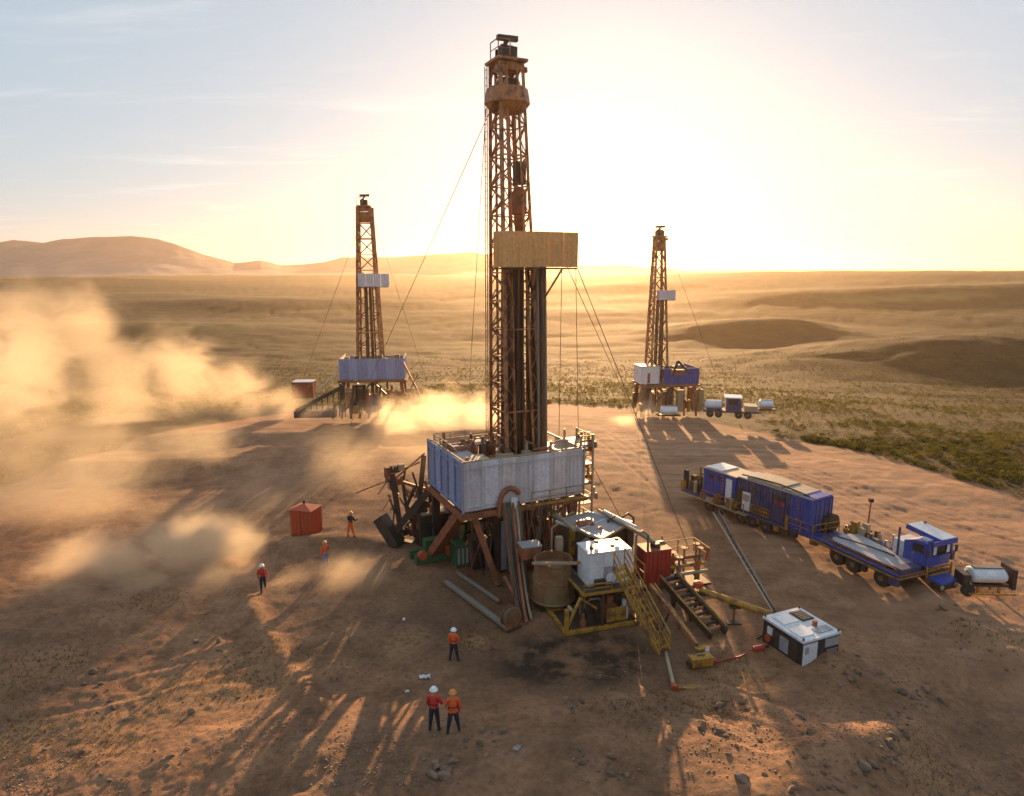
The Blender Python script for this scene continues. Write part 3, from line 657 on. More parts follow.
    for k, (x0, x1) in enumerate(((-.6, 1.6), (1.8, 4.2), (4.4, 6.8), (7.0, 9.2))):  # boxes added behind the rig to block sun under the deck
        b_ = MB().bx(x0, x1, 7.0, 8.6, .1, 2.5 + .3 * (k % 2)).build('rear_sun_block', (M_dark, M_rust)[k % 2], rig); MB().bx(x0 + .2, x1 - .2, 7.2, 8.4, 2.5 + .3 * (k % 2), 2.62 + .3 * (k % 2)).build('sun_block_cover', M_tan, b_)
    for k in range(34):
        x, y = rnd.uniform(.6, 8.2), rnd.uniform(.8, 6.2); q = (x + rnd.uniform(-1.2, 1.2), y + rnd.uniform(-.8, .8), rnd.uniform(2.4, Z0 - .4))
        bar_obj(('bracing_pipe', 'control_line')[k % 2], (x, y, .1), q, (.13, .07)[k % 2], rnd.choice((M_dark, M_dark, M_rust, M_mast, M_hose)), rig, True)
    for k in range(10):
        p = (rnd.uniform(.5, 8), rnd.uniform(.3, 3), Z0 - .4); q = (rnd.uniform(.5, 8), rnd.uniform(.8, 4), rnd.uniform(.5, 2.5)); MB().pipe(sag(p, q, .5, 8), .05, 6).build('hose', M_hose, rig)
    # bundle of hoses hanging off the front edge
    for k in range(9):
        p = Vector((2.55 + k * .13, -.3 - .05 * (k % 3), Z0 - .1)); q = RIG.px(516 + k * 2.2, 606 + (k * 7) % 18, .1)
        MB().pipe([p + Vector((0, .1, .35)), p] + sag(p + Vector((0, -.12, -.3)), q, .45 + .08 * k, 12)[0:] , .075 + .02 * (k % 3), 7).build('hose', (M_hose, M_rust, M_dark, M_tan)[k % 4], rig)
    for k in range(16):
        p = Vector((3.6 + k * .3, -.1 - .1 * (k % 3), Z0 - .3)); q = Vector((p.x + rnd.uniform(-.9, .9), rnd.uniform(-1.6, .4), .08))
        MB().pipe(sag(p, q, rnd.uniform(-.3, .4), 9), rnd.choice((.05, .07, .1)), 6).build('hose', rnd.choice((M_hose, M_dark, M_rust, M_hose)), rig)
    # handling arm off the left side
    ha = holder('handling_arm', rig)
    L = lambda px, py, Y: RIG.at(px, py, Y)
    Yh = 47.2
    MB().bar(L(421, 500, Yh), L(424, 568, Yh + .1), .75, .6).build('arm_base', M_dark, ha)
    MB().bar(L(424, 455, Yh), L(419, 505, Yh), .28).build('arm_post', M_dark, ha)
    MB().bar(L(425, 453, Yh), L(396, 478, Yh + .4), .13).build('arm_stay', M_mast, ha)
    MB().bar(L(396, 480, Yh), L(428, 490, Yh), .2).build('arm_beam', M_rust, ha)
    MB().bar(L(392, 474, Yh), L(401, 532, Yh - .2), .34, .3).build('arm_column', M_dark, ha)
    MB().bar(L(402, 476, Yh + .3), L(408, 520, Yh), .2).build('arm_column', M_dark, ha)
    MB().bar(L(436, 482, Yh - .5), L(396, 530, Yh - .2), .42, .5).build('arm_boom', M_dark, ha)
    MB().bar(L(380, 517, Yh), L(398, 545, Yh - .6), .9, .8).build('counterweight', M_dark, ha)
    MB().bar(L(391, 540, Yh), L(425, 548, Yh), .5, .5).build('arm_foot', M_dark, ha)
    MB().tube(L(396, 545, Yh - .3), L(396, 566, Yh - .3), .14, 8).build('jack', M_dark, ha)
    bar_obj('boom_pipe', L(356, 493, Yh + .5), L(394, 478, Yh), .1, M_mast, ha, True)
    bar_obj('boom_pipe', L(388, 476, Yh), L(420, 462, Yh), .12, M_mast, ha, True)
    for k in range(8):
        p = L(388 + rnd.uniform(-2, 14), 466 + rnd.uniform(0, 22), Yh); MB().bx(p.x - .2, p.x + .2, p.y - .2, p.y + .2, p.z - .2, p.z + .25).build('clamp', rnd.choice((M_dark, M_rust, M_tan)), ha)
    MB().pipe(sag(L(432, 490, Yh), L(426, 540, Yh), .2, 8), .04, 6).build('hose', M_hose, ha)
    for k in range(44):
        x0, y0 = rnd.uniform(386, 432), rnd.uniform(466, 545); x1, y1 = x0 + rnd.uniform(-14, 14), y0 + rnd.uniform(6, 26)
        bar_obj('link_bar', L(x0, y0, Yh + rnd.uniform(-.5, .6)), L(min(x1, 434), min(y1, 560), Yh + rnd.uniform(-.5, .6)), rnd.choice((.08, .12, .18)), rnd.choice((M_dark, M_dark, M_mast, M_rust)), ha)
    for k in range(8):
        p = L(rnd.uniform(396, 430), rnd.uniform(490, 550), Yh + rnd.uniform(-.3, .5)); w = rnd.uniform(.12, .3); MB().bx(p.x - w, p.x + w, p.y - w, p.y + w, p.z - w, p.z + w * 1.5).build('hydraulic_block', rnd.choice((M_dark, M_rust, M_dark)), ha)
    # stair tower and pipework on the right side of the floor
    st = holder('stair_tower', rig)
    for x, y in ((RW + .35, .9), (RW + 1.35, .9), (RW + .35, 3.1), (RW + 1.35, 3.1)): bar_obj('tower_post', (x, y, .1), (x, y, Z1 + .6), .12, M_tan, st)
    for zz in (1.2, 2.6, 4.0, 5.4, 6.8, 8.2):
        MB().bx(RW + .3, RW + 1.4, .85, 3.15, zz - .06, zz).build('landing', M_deck, st)
        railing(MB(), [(RW + .35, .9, zz), (RW + 1.35, .9, zz), (RW + 1.35, 3.1, zz)], .6, .05).build('guard_rail', M_yel, st)
    for k in range(10):
        zz = rnd.uniform(3.5, 8.4); y = rnd.uniform(.8, 3.2); m = MB(); m.tube((RW + .4, y, zz), (RW + 1.6, y, zz), .12, 8); m.tube((RW + 1.5, y, zz), (RW + 1.5, y, zz + .7), .1, 8); m.lathe([(.1, -.05), (.25, -.05), (.25, .05), (.1, .05)], (RW + 1.7, y, zz), 10, 'X')
        m.build('valve_pipe', rnd.choice((M_tan, M_rust, M_yel, M_steel)), st)
    # guy lines
    def guy(p, q, w=.05): bar_obj('guy_wire', p, q, w, M_wire, rig, True)
    cbt = cor(.925)
    guy(cbt[0] + Vector((-.4, 0, -.3)), RIG.px(350, 425)); guy(cbt[3] + Vector((-.3, 0, -.5)), RIG.px(468, 408))
    guy((px1 - .1, yb, 20.1), RIG.px(689, 549, 1.4)); guy((px1, yb + 1.4, 20.1), RIG.px(636, 420)); guy((8.0, 2.2, 20), (8.4, 3.0, Z1 - .2), .04); guy((8.7, 1.6, 20), (RW + 1.2, 2.6, Z1), .04)
    guy((RW + 1.3, 1.0, Z1 - 1.5), RIG.px(626, 527, 2.8), .05)
main_rig()

# drill pipe racked in the mast: loose stands, each its own
def racked_pipes():
    me = MB(); me.tube((0, 0, 0), (0, 0, 16.6), .075, 8); me.tube((0, 0, 0), (0, 0, .5), .105, 8); me.tube((0, 0, 16.2), (0, 0, 16.65), .105, 8)
    me = me.mesh('drill_pipe', M_pipe)
    spots = [(4.1 + i * .225 + (j % 2) * .05, 2.3 + j * .24) for i in range(6) for j in range(5)] + [(6.15 + i * .225, 2.5 + j * .24) for i in range(4) for j in range(5)]
    for k, (x, y) in enumerate(spots):
        o = link('drill_pipe', me); p = RIG.g(x, y, Z0 + .12); o.location = p
        o.rotation_euler = (random.uniform(-.006, .006), random.uniform(-.006, .006), 0)
        tag(o, 'brown steel drill pipe stood upright in the mast of the tallest rig', 'drill pipe', 'drill pipes racked upright in the mast')
racked_pipes()

# ------------------------------------------------------------------ the two rigs further off
def far_rig(fr, label, W_, D_, z0, z1, mc, mz, s, lean, board, wallm, sidem, split=None):
    r = thing('drilling_rig', label, 'drilling rig', fr.o, fr.a, 'drilling rigs on the pad')
    MB().bx(.03, W_ - .03, .03, D_ - .03, z0 - .1, z0 + .1).build('drill_floor', M_deck, r)
    for a, b in (((-.1, -.12, z0 - .25), (W_ + .1, -.12, z0 - .25)), ((-.12, -.1, z0 - .27), (-.12, D_, z0 - .27)), ((W_ + .12, -.1, z0 - .27), (W_ + .12, D_, z0 - .27))): bar_obj('edge_beam', a, b, .26, M_rust, r)
    if split is None: wall_run(r, (0, 0), (W_, 0), z0, z1 - z0, 7, wallm, 4)
    else:
        wall_run(r, (split, 0), (W_, 0), z0, z1 - z0, 5, wallm, 4)
        cb = MB().bx(-.9, split - .75, -.2, 2.6, z0 + .2, z1 + .45).build('driller_cabin', M_white, r)
        MB().bx(.1, .5, -.26, -.2, z0 + .3, z1 - .5).build('cabin_door', M_rust, cb)
        MB().bx(-1.0, split - .65, -.3, 2.7, z1 + .45, z1 + .53).build('cabin_roof', M_tan, cb)
    wall_run(r, (0, D_), (0, 0), z0, z1 - z0, 4, sidem, 4); wall_run(r, (W_, 0), (W_, D_), z0, z1 - z0, 4, wallm, 4)
    wall_run(r, (W_, D_), (0, D_), z0, z1 - z0 - .3, 7, wallm, 4)
    for a, b in (((0, .12, z1 + .03), (W_, .12, z1 + .03)), ((.12, 0, z1 + .05), (.12, D_, z1 + .05)), ((W_ - .12, 0, z1 + .05), (W_ - .12, D_, z1 + .05))): bar_obj('top_rail', a, b, .1, M_tan, r)
    h, cor = mast(r, mc, z0, mz, s[0], s[1], 11, lean, .3, .15, dense=False)
    t = sum(cor(1), Vector()) / 4; crown(r, (t.x, t.y), mz, 1.25)
    t2 = sum(cor(.94), Vector()) / 4; MB().lathe([(.7, 0), (1.0, .4), (1.0, 1.2), (.8, 1.3)], (t2.x, t2.y, t2.z - .6), 8).build('water_table', M_mast, r)
    rb = holder('racking_board', r); x0, x1, y0, za, zb = board
    wall_run(rb, (x0, y0), (x1, y0), za, zb - za, 4, M_wall, 3, 'screen_panel'); wall_run(rb, (x1, y0), (x1, y0 + 1.5), za, zb - za, 2, M_wall, 3, 'screen_panel'); wall_run(rb, (x0, y0 + 1.5), (x0, y0), za, zb - za, 2, M_wall, 3, 'screen_panel')
    MB().bx(x0, x1, y0 + .08, y0 + 1.5, za - .1, za).build('board_floor', M_dark, rb)
    for k, (dx, w) in enumerate(((-.35, .5), (.35, .42), (.75, .2))): MB().tube((mc[0] + dx, mc[1] - .2, z0), (mc[0] + dx * .8, mc[1] - .2, za), w / 2, 10).build('standpipe', M_pipe, r)
    for x, y in ((.5, .4), (W_ - .5, .4), (.5, D_ - .4), (W_ - .5, D_ - .4), (W_ * .5, .4), (W_ * .5, D_ - .4)): MB().bar((x, y, z0 - .35), (x + (W_ / 2 - x) * -.12, y, .1), .45).build('substructure_leg', random.choice((M_rust, M_dark)), r)
    for p, q in (((.5, .5, .3), (W_ * .5, .5, z0 - .4)), ((W_ * .5, .5, z0 - .4), (W_ - .5, .5, .3)), ((.5, D_ - .4, z0 - .4), (W_ * .5, D_ - .4, .3))): bar_obj('diagonal_brace', p, q, .2, M_dark, r)
    rnd = random.Random(int(fr.o.x * 10))
    for k in range(34):
        x, y, hh, w = rnd.uniform(-.6, W_ + .8), rnd.uniform(-.8, D_ - .6), rnd.uniform(.8, 3.9), rnd.uniform(.25, .8)
        m = MB(); m.bx(x - w, x + w, y - w / 2, y + w / 2, 0, hh) if k % 2 else m.tube((x, y, 0), (x, y, hh), w * .5, 10); m.build('accumulator' if k % 2 == 0 else 'control_cabinet', rnd.choice((M_dark, M_rust, M_tan, M_yel, M_dark)), r)
    for k in range(8):
        x = rnd.uniform(.5, W_ - .5); m = MB(); m.bx(x - .3, x + .3, .6, 1.4, z0 + .1, z1 + rnd.uniform(0, .5)); m.build('hydraulic_unit', rnd.choice((M_tan, M_dark, M_steel)), r)
    return r, cor
F2 = Fr(*G(341, 413, 0.85).xy, 5.5, 0.85)
r2, c2 = far_rig(F2, 'drilling rig half sunk in blowing dust with one unbroken pale wind wall', 8.6, 6.0, 4.5, 7.2, (3.9, 3.0), 27.0, (3.3, 1.7), (-.05, 0), (2.9, 6.8, .9, 16.7, 18.4), WALLSB, M_wall)
def far_left_extras():
    # long pipe ramp running down on the dust side
    ra = holder('pipe_ramp', r2); L = lambda px, py, Y=86: F2.at(px, py, Y)
    for dy in (0, 1.6):
        MB().bar(F2.at(344, 386, 87 + dy), F2.at(296, 411, 86 + dy), .3, .5).build('ramp_beam', M_dark, ra)
    for k in range(9):
        p, q = F2.at(344 - k * 5.5, 386 + k * 2.9, 87), F2.at(344 - k * 5.5, 386 + k * 2.9, 88.6); bar_obj('ramp_rung', p, q, .16, M_mast, ra)
        bar_obj('ramp_post', p, (p.x, p.y, .05), .16, M_dark, ra)
    MB().bx(L(294, 415).x, L(335, 415).x, L(300, 415, 86).y, L(300, 415, 86).y + 1.5, .1, 1.0).build('ramp_base', M_dark, ra)
    p0, p1 = F2.at(338, 373, 87), F2.at(316, 391, 86.4); MB().bar(p0, p1, 1.3, .08).build('ramp_sheet', M_tan, ra)
    for k in range(7):
        p = F2.at(332 + k * 9, 404 - (k % 3) * 4, 86); MB().bar((p.x, p.y, 0.05), (p.x + .5, p.y, 2.4 + (k % 3)), .28).build('strut', random.choice((M_dark, M_rust)), r2)
    # boom leaning off the far corner
    bar_obj('boom', F2.at(403, 362, 88), F2.at(421, 398, 88), .22, M_mast, r2); bar_obj('boom', F2.at(405, 400, 88), F2.at(418, 374, 89), .12, M_mast, r2)
    bar_obj('guy_wire', F2.at(376, 225, 90), F2.l(GT(432, 398)), .05, M_wire, r2, True); bar_obj('guy_wire', F2.at(360, 225, 90), F2.l(GT(300, 388)), .05, M_wire, r2, True)
far_left_extras()
def box_container(name, label, cat, fr, L_, W_, H_, mat, roofm, z=0.15, group=None):
    t = thing(name, label, cat, fr.o, fr.a, group)
    wall_run(t, (0, 0), (L_, 0), z, H_, max(2, round(L_ / 1.2)), mat, 5, 'side_panel'); wall_run(t, (L_, W_), (0, W_), z, H_, max(2, round(L_ / 1.2)), mat, 5, 'side_panel')
    wall_run(t, (L_, 0), (L_, W_), z, H_, 2, mat, 4, 'end_panel'); wall_run(t, (0, W_), (0, 0), z, H_, 2, mat, 4, 'end_panel')
    MB().bx(-.03, L_ + .03, -.05, W_ + .05, z + H_, z + H_ + .09).build('roof', roofm, t); MB().bx(0, L_, 0, W_, z - .12, z).build('base', M_dark, t)
    for x, y in ((-.02, -.03), (L_ + .02, -.03), (-.02, W_ + .03), (L_ + .02, W_ + .03)): bar_obj('corner_post', (x, y, 0), (x, y, z + H_ + .1), .12, mat, t)
    return t
box_container('shipping_container', 'rust red container with a pale roof beside the dusty rig', 'container', Fr(*G(293, 398, 0.8).xy, 4, 0.8), 3.0, 2.2, 2.2, M_rust, M_white)

F3 = Fr(*G(645, 413, -1.2).xy, 9, -1.2)
r3, c3 = far_rig(F3, 'slender drilling rig with a white cabin and a bright blue wind wall', 8.2, 5.6, 4.2, 6.5, (2.6, 2.8), 25.6, (2.7, 1.15), (-.35, 0), (2.0, 4.3, .8, 16.6, 18.0), M_blue, M_wall, split=2.7)
def far_right_extras():
    bar_obj('guy_wire', F3.at(668, 245, 98), F3.l(GT(722, 392)), .05, M_wire, r3, True)
    bar_obj('boom', F3.at(672, 376, 97), F3.at(678, 361, 97), .3, M_dark, r3); bar_obj('boom', F3.at(678, 361, 97), F3.at(690, 374, 97), .3, M_dark, r3); MB().bar(F3.at(672, 372, 97.5), F3.at(684, 372, 97.5), .8, .7).build('drawworks', M_rust, r3)
    for k in range(6): bar_obj('strut', F3.at(640 + k * 11, 392, 96), F3.at(636 + k * 12, 416, 96), .22, random.choice((M_dark, M_rust, M_mast)), r3)
far_right_extras()

M_hub = paint('wheel_hub', (0.20, 0.10, 0.03), 0.7, dirt=0.6)
def wheel(parent, c, r=.52, w=.36, hub=M_hub, n=16):
    o = MB().lathe([(r * .55, -w / 2), (r * .92, -w / 2), (r, -w / 2 + .07), (r, w / 2 - .07), (r * .92, w / 2), (r * .55, w / 2)], c, n, 'Y').build('wheel', M_black, parent)
    MB().lathe([(.06, -w / 2 - .02), (r * .3, -w / 2 - .03), (r * .36, -w / 2 + .05), (r * .56, -w / 2 + .05), (r * .56, w / 2 - .05), (.06, w / 2)], c, n, 'Y').build('rim', hub, o); return o
def tank_trailer(name, label, fr, L_, r, matt, group=None, end=None, z=.95):
    t = thing(name, label, 'tank', fr.o, fr.a, group)
    pf = [(r * .5, 0), (r * .88, .06), (r, .2), (r, L_ - .2), (r * .88, L_ - .06), (r * .5, L_)]
    o = MB(); o.lathe(pf, (0, 0, z + r * .8), 18, 'X'); o.v = [(x, y * 1.15, z + r * .8 + (zz - z - r * .8) * .8) for x, y, zz in o.v]; o.build('tank', matt, t)
    MB().bx(.2, L_ - .2, -.22, .22, z + r * 1.6, z + r * 1.6 + .08).build('walk_plate', M_steel, t)
    MB().bx(-.5, L_ + .4, -r * .8, r * .8, z - .16, z - .02).build('chassis', M_dark, t)
    for x in (L_ * .2, L_ * .8):
        for y in (-r * .75, r * .75): bar_obj('stand_leg', (x, y, 0.02), (x, y, z - .16), .12, M_yel, t)
    return t
tank_trailer('water_tank', 'small white tank on legs at the foot of the blue walled rig', Fr(*G(660, 420).xy, -3), 2.2, .7, M_white, z=.8)
tank_trailer('water_tank', 'white tank at the tail of the far convoy beside the scrub', Fr(*G(758, 413).xy, -12), 1.9, .75, M_white, z=.7)
# far lorry beside the third rig
def far_lorry():
    fr = Fr(*G(703, 417).xy, -14); t = thing('lorry', 'far lorry with a dark blue cab and pale load beside the blue walled rig', 'truck', fr.o, fr.a)
    MB().bx(0, 7.2, 0, 2.4, .75, .98).build('chassis', M_blued, t)
    for x in (.9, 2.0, 4.6, 5.8):
        for y in (.1, 2.3): wheel(t, (x, y, .5), .5, .3)
    o = MB(); o.prism([(2.9, 0, 1), (4.9, 0, 1), (4.9, 0, 2.3), (4.6, 0, 2.75), (2.9, 0, 2.75)], (0, 2.3, 0)); cb = o.build('cab', M_blued, t)
    MB().bx(3.2, 4.4, -.03, 0, 1.9, 2.5).build('window', M_glass, cb); MB().bx(2.7, 5.0, -.1, 2.4, 2.75, 2.88).build('roof', M_white, cb)
    l = MB(); l.lathe([(.3, 0), (.62, .15), (.62, 2.2), (.3, 2.4)], (.2, 1.2, 1.6), 14, 'X'); l.build('load', M_white, t)
    MB().bx(5.3, 7.0, .1, 2.3, 1.0, 1.75).build('tool_box', M_tan, t)
far_lorry()

# ------------------------------------------------------------------ mud plant in front of the rig
MUD = Fr(2.98, 34.6, 17)
def mud_plant():
    t = thing('mud_plant', 'yellow framed skid with a rusty round tank and a white cabinet at the rig foot', 'machinery', MUD.o, MUD.a)
    Lx, Ly = 4.5, 6.4
    for a, b in (((0, 0, .16), (Lx, 0, .16)), ((0, 0, .15), (0, Ly, .15)), ((Lx, 0, .15), (Lx, Ly, .15)), ((0, 2.7, .14), (Lx, 2.7, .14))): bar_obj('skid_rail', a, b, .2, M_yel, t)
    for x, y, h, mt in ((.05, .06, 1.55, M_yel), (Lx - .05, .06, 1.9, M_yel), (2.2, .06, 1.9, M_dark), (Lx - .05, 2.6, 1.9, M_dark), (1.9, 2.6, 1.9, M_dark)): bar_obj('skid_post', (x, y, .2), (x, y, h), .2 if mt is M_yel else .14, mt, t)
    MB().bx(.2, Lx - .1, .3, 6.2, .06, .12).build('skid_floor', M_dark, t)
    MB().bx(2.5, 3.7, .12, .2, .35, 1.15).build('skirt_plate', M_yel, t)
    for k, (x, y, w, h, mt) in enumerate(((1.7, .9, .35, 1.3, M_dark), (3.1, 1.0, .4, 1.5, M_rust), (3.9, .8, .25, 1.2, M_white), (2.4, 1.3, .4, 1.1, M_dark), (1.2, .45, .18, .9, M_rust), (3.9, 1.9, .4, 1.6, M_dark), (2.6, 2.1, .5, 1.5, M_dark))):
        m = MB(); m.tube((x, y, .1), (x, y, h * .6), w, 12); m.tube((x, y, h * .6), (x, y, h), w * .5, 10); m.build('pump', mt, t)
    # round tank, slightly conical, open top with rim
    c = MUD.px(558, 611, 0); cx, cy = c.x, c.y + .9
    tk = MB().lathe([(1.28, .45), (1.36, .5), (1.30, .62), (1.12, 2.75), (1.18, 2.82), (1.18, 2.95), (1.06, 2.95), (1.02, 2.5), (.2, 2.4)], (cx, cy, 0), 28).build('round_tank', M_tank, t)
    MB().lathe([(1.22, 0), (1.24, .04), (1.22, .08)], (cx, cy, 1.7), 28).build('hoop', M_rust, tk)
    bar_obj('rim_beam', (cx - 1.5, cy - .5, 3.05), (cx + 1.0, cy - 1.25, 3.05), .14, M_tan, tk); bar_obj('rim_beam', (cx + 1.0, cy - 1.25, 3.05), (cx + 2.4, cy - .3, 3.05), .12, M_yel, tk)
    for k in range(5): bar_obj('tank_leg', (cx + 1.15 * math.cos(k * 1.26), cy + 1.15 * math.sin(k * 1.26), 0), (cx + 1.15 * math.cos(k * 1.26), cy + 1.15 * math.sin(k * 1.26), .5), .16, M_dark, tk)
    # pump head box behind the tank
    b = MB().bx(cx - 1.6, cx - .4, cy + 1.0, cy + 1.9, 2.6, 3.35).build('motor_box', M_rust, t); MB().bx(cx - 1.65, cx - .35, cy + .95, cy + 1.95, 3.35, 3.42).build('lid', M_grey, b)
    # white cabinet on the platform
    o = MUD.px(588, 588, 2.0); x0, y0 = o.x, o.y
    w, d, h = 2.6, 1.6, 1.95
    cab = MB().bx(x0, x0 + w, y0, y0 + d, 2.06, 2.06 + h).build('cabinet', M_white, t)
    MB().bx(x0 - .06, x0 + w + .06, y0 - .06, y0 + d + .06, 2.06 + h, 2.06 + h + .09).build('cabinet_roof', M_white, cab)
    for k in range(3): MB().bx(x0 + .06 + k * .9, x0 + .9 + k * .9, y0 - .035, y0, 3.2, 3.98).build('louvre_panel', M_white, cab)
    for k in range(3): MB().bx(x0 + .06 + k * .9, x0 + .9 + k * .9, y0 - .03, y0, 2.12, 3.14).build('door_panel', M_grey if k == 1 else M_white, cab)
    MB().bx(x0 + .35, x0 + .95, y0 - .28, y0 - .04, 2.1, 2.5).build('switch_box', M_dark, cab)
    MB().lathe([(.15, -.05), (.3, -.05), (.3, .05), (.15, .05)], (x0 + 1.35, y0 - .15, 2.5), 14, 'Y').build('hose_reel', M_white, cab)
    for k in range(4): MB().tube((x0 + .3 + k * .65, y0 + .3 + (k % 2) * .8, 4.2), (x0 + .3 + k * .65, y0 + .3 + (k % 2) * .8, 4.34), .13, 10).build('vent_cap', M_dark, cab)
    pf = MB().bx(x0 - .55, x0 + w + .7, y0 - .7, y0 + d + .1, 1.94, 2.04).build('platform', M_dark, t)
    for a_, b_ in (((x0 - .6, y0 - .75, 2.0), (x0 + w + .7, y0 - .75, 2.0)), ((x0 - .6, y0 - .75, 2.0), (x0 - .6, y0 + d, 2.0))): bar_obj('platform_edge', a_, b_, .13, M_yel, pf)
    railing(MB(), [(x0 - .55, y0 - .7, 2.04), (x0 + w * .45, y0 - .7, 2.04)], .5, .06).build('platform_rail', M_yel, pf)
    railing(MB(), [(x0 + w + .85, y0 - .2, 2.04), (x0 + w + .85, y0 + d, 2.04)], 1.0, .05).build('platform_rail', M_yel, pf)
    for p, q in (((x0 - .85, y0 - .9, 1.94), (.1, .1, .4)), ((x0 - .85, y0 - .9, 1.94), (x0 + .3, y0 - .6, 1.0)), ((x0 + w, y0 - .9, 1.94), (Lx - .1, .1, 1.5))): bar_obj('platform_brace', p, q, .12, M_yel, t)
    for x in (x0 - .6, x0 + w + .5):
        for y in (y0 - .6, y0 + d - .2): bar_obj('platform_leg', (x, y, .15), (x, y, 1.95), .16, M_dark, t)
    # grey roofed tank house behind
    P = [MUD.px(*p, 3.75) for p in ((556, 523), (602, 541), (632, 524), (588, 514))]
    rf = MB(); rf.prism([tuple(p) for p in P], (0, 0, .1)); th = rf.build('tank_roof', M_grey, t)
    cen = sum(P, Vector()) / 4
    inner = [cen + (p - cen) * .94 for p in P]; MB().prism([(p.x, p.y, .3) for p in inner], (0, 0, 3.43)).build('tank_body', M_dark, t)
    for k in range(4):
        a, b = P[k], P[(k + 1) % 4]; bar_obj('roof_edge', a + Vector((0, 0, .14)), b + Vector((0, 0, .14)), .12, M_tan if k % 2 else M_white, th)
    a = cen + Vector((-.6, .1, .1)); MB().bx(a.x - .5, a.x + .5, a.y - .35, a.y + .35, a.z, a.z + .14).build('hatch', M_rust, th)
    m1, m2 = P[0].lerp(P[1], .5), P[3].lerp(P[2], .5); bar_obj('roof_seam', m1 + Vector((0, 0, .12)), m2 + Vector((0, 0, .12)), .07, M_white, th)
    # fat white header pipes on the roof edge
    for k, (a, b, r_, mt) in enumerate((((604, 512), (636, 528), .16, M_white), ((598, 510), (640, 533), .1, M_tan), ((548, 508), (575, 530), .14, M_tan), ((552, 515), (590, 536), .09, M_steel))):
        MB().tube(MUD.px(*a, 4.05), MUD.px(*b, 4.0), r_, 10).build('header_pipe', mt, t)
    for k in range(8):
        p = MUD.px(543 + k * 3.6, 506 + (k * 5) % 14, 3.6); bar_obj('riser', (p.x, p.y, .3), (p.x, p.y, 4.0 + .1 * (k % 4)), .11, random.choice((M_tan, M_yel, M_rust, M_dark)), t, True)
    rnd = random.Random(12)
    for k in range(30):
        x, y = rnd.uniform(.4, Lx + .3), rnd.uniform(.3, 5.5); zz = rnd.uniform(.3, 1.6); ln = rnd.uniform(.5, 1.6); m = MB(); kd = k % 3
        if kd == 0: m.pipe([(x, y, .1), (x, y, zz), (x + .15, y, zz + .15), (x + ln, y, zz + .15), (x + ln, y, .2)], .07, 6)
        elif kd == 1: m.tube((x, y, zz), (x, y + ln, zz), rnd.uniform(.07, .2), 8)
        else: m.bx(x - .2, x + .2, y - .25, y + .25, .12, zz)
        m.build(('flow_pipe', 'pump_motor', 'valve_box')[kd], rnd.choice((M_dark, M_rust, M_steel, M_dark, M_tan, M_red)), t)
    for k in range(14):
        p = MUD.px(545 + k * 7, 520 + (k * 11) % 30, 3.4); zz = 3.5 + .12 * (k % 5); m = MB()
        if k % 2: m.pipe([(p.x, p.y, 1.0), (p.x, p.y, zz), (p.x + .5, p.y + .15, zz + .2), (p.x + 1.0, p.y + .3, zz - .2), (p.x + 1.0, p.y + .3, 1.5)], .08, 7)
        else: m.bx(p.x - .2, p.x + .2, p.y - .2, p.y + .2, 2.0, zz)
        m.build('flow_pipe' if k % 2 else 'motor_box', rnd.choice((M_tan, M_rust, M_dark, M_yel, M_steel)), t)
    for k in range(26):
        p = MUD.px(rnd.uniform(512, 545) if k % 2 else rnd.uniform(560, 690), rnd.uniform(560, 612) if k % 2 else rnd.uniform(545, 585), 0.1); zz = rnd.uniform(.6, 3.2) if k % 2 else rnd.uniform(.5, 2.4); q = Vector((p.x + rnd.uniform(-1.2, 1.2), p.y + rnd.uniform(-.2, 1.2), zz))
        m = MB(); m.pipe(sag(p, q, rnd.uniform(-.4, .3), 8), rnd.choice((.05, .08, .12)), 6) if k % 3 else m.bx(p.x - .25, p.x + .25, p.y - .2, p.y + .3, .05, zz * .6)
        m.build('flow_pipe' if k % 3 else 'valve_box', rnd.choice((M_dark, M_dark, M_rust, M_hose, M_mast, M_steel)), t)
    return t
mud_plant()
def stairs():
    T0, T1 = AT(619, 566, 35.6), G(664, 652, .05); d = T1 - T0; fr = Fr(T1.x, T1.y, 0)
    t = thing('stairs', 'yellow steel stairs leading down from the white cabinet to the dirt', 'stairs', (T1.x, T1.y, 0))
    a, b = fr.l(T0), fr.l(T1); side = Vector((d.y, -d.x, 0)).normalized() * -.42
    for s in (-1, 1):
        st = MB().bar(a + side * s, b + side * s, .08, .24).build('stringer', M_yel, t)
        up = Vector((0, 0, .95)); m = MB(); m.bar(a + side * s + up, b + side * s + up, .06)
        m.bar(a + side * s + up * .5, b + side * s + up * .5, .045)
        for k in range(5): p = (a + side * s).lerp(b + side * s, k / 4); m.bar(p, p + up, .055)
        m.build('handrail', M_yel, t)
    for k in range(13):
        p = a.lerp(b, (k + .5) / 13); bar_obj('tread', p - side * .95, p + side * .95, .16, M_yel, t)
stairs()
pl = G(674, 689); p0 = AT(665, 650, 33.4)
tp = thing('marker_pole', 'tan pole with a red tip leaning from the stair foot to the dirt', 'pole', pl)
MB().tube((0, 0, .12), p0 - pl, .1, 10).build('shaft', M_tan, tp); MB().tube((-.02, -.14, .1), (.02, .12, .14), .16, 10).build('red_tip', M_orange, tp)

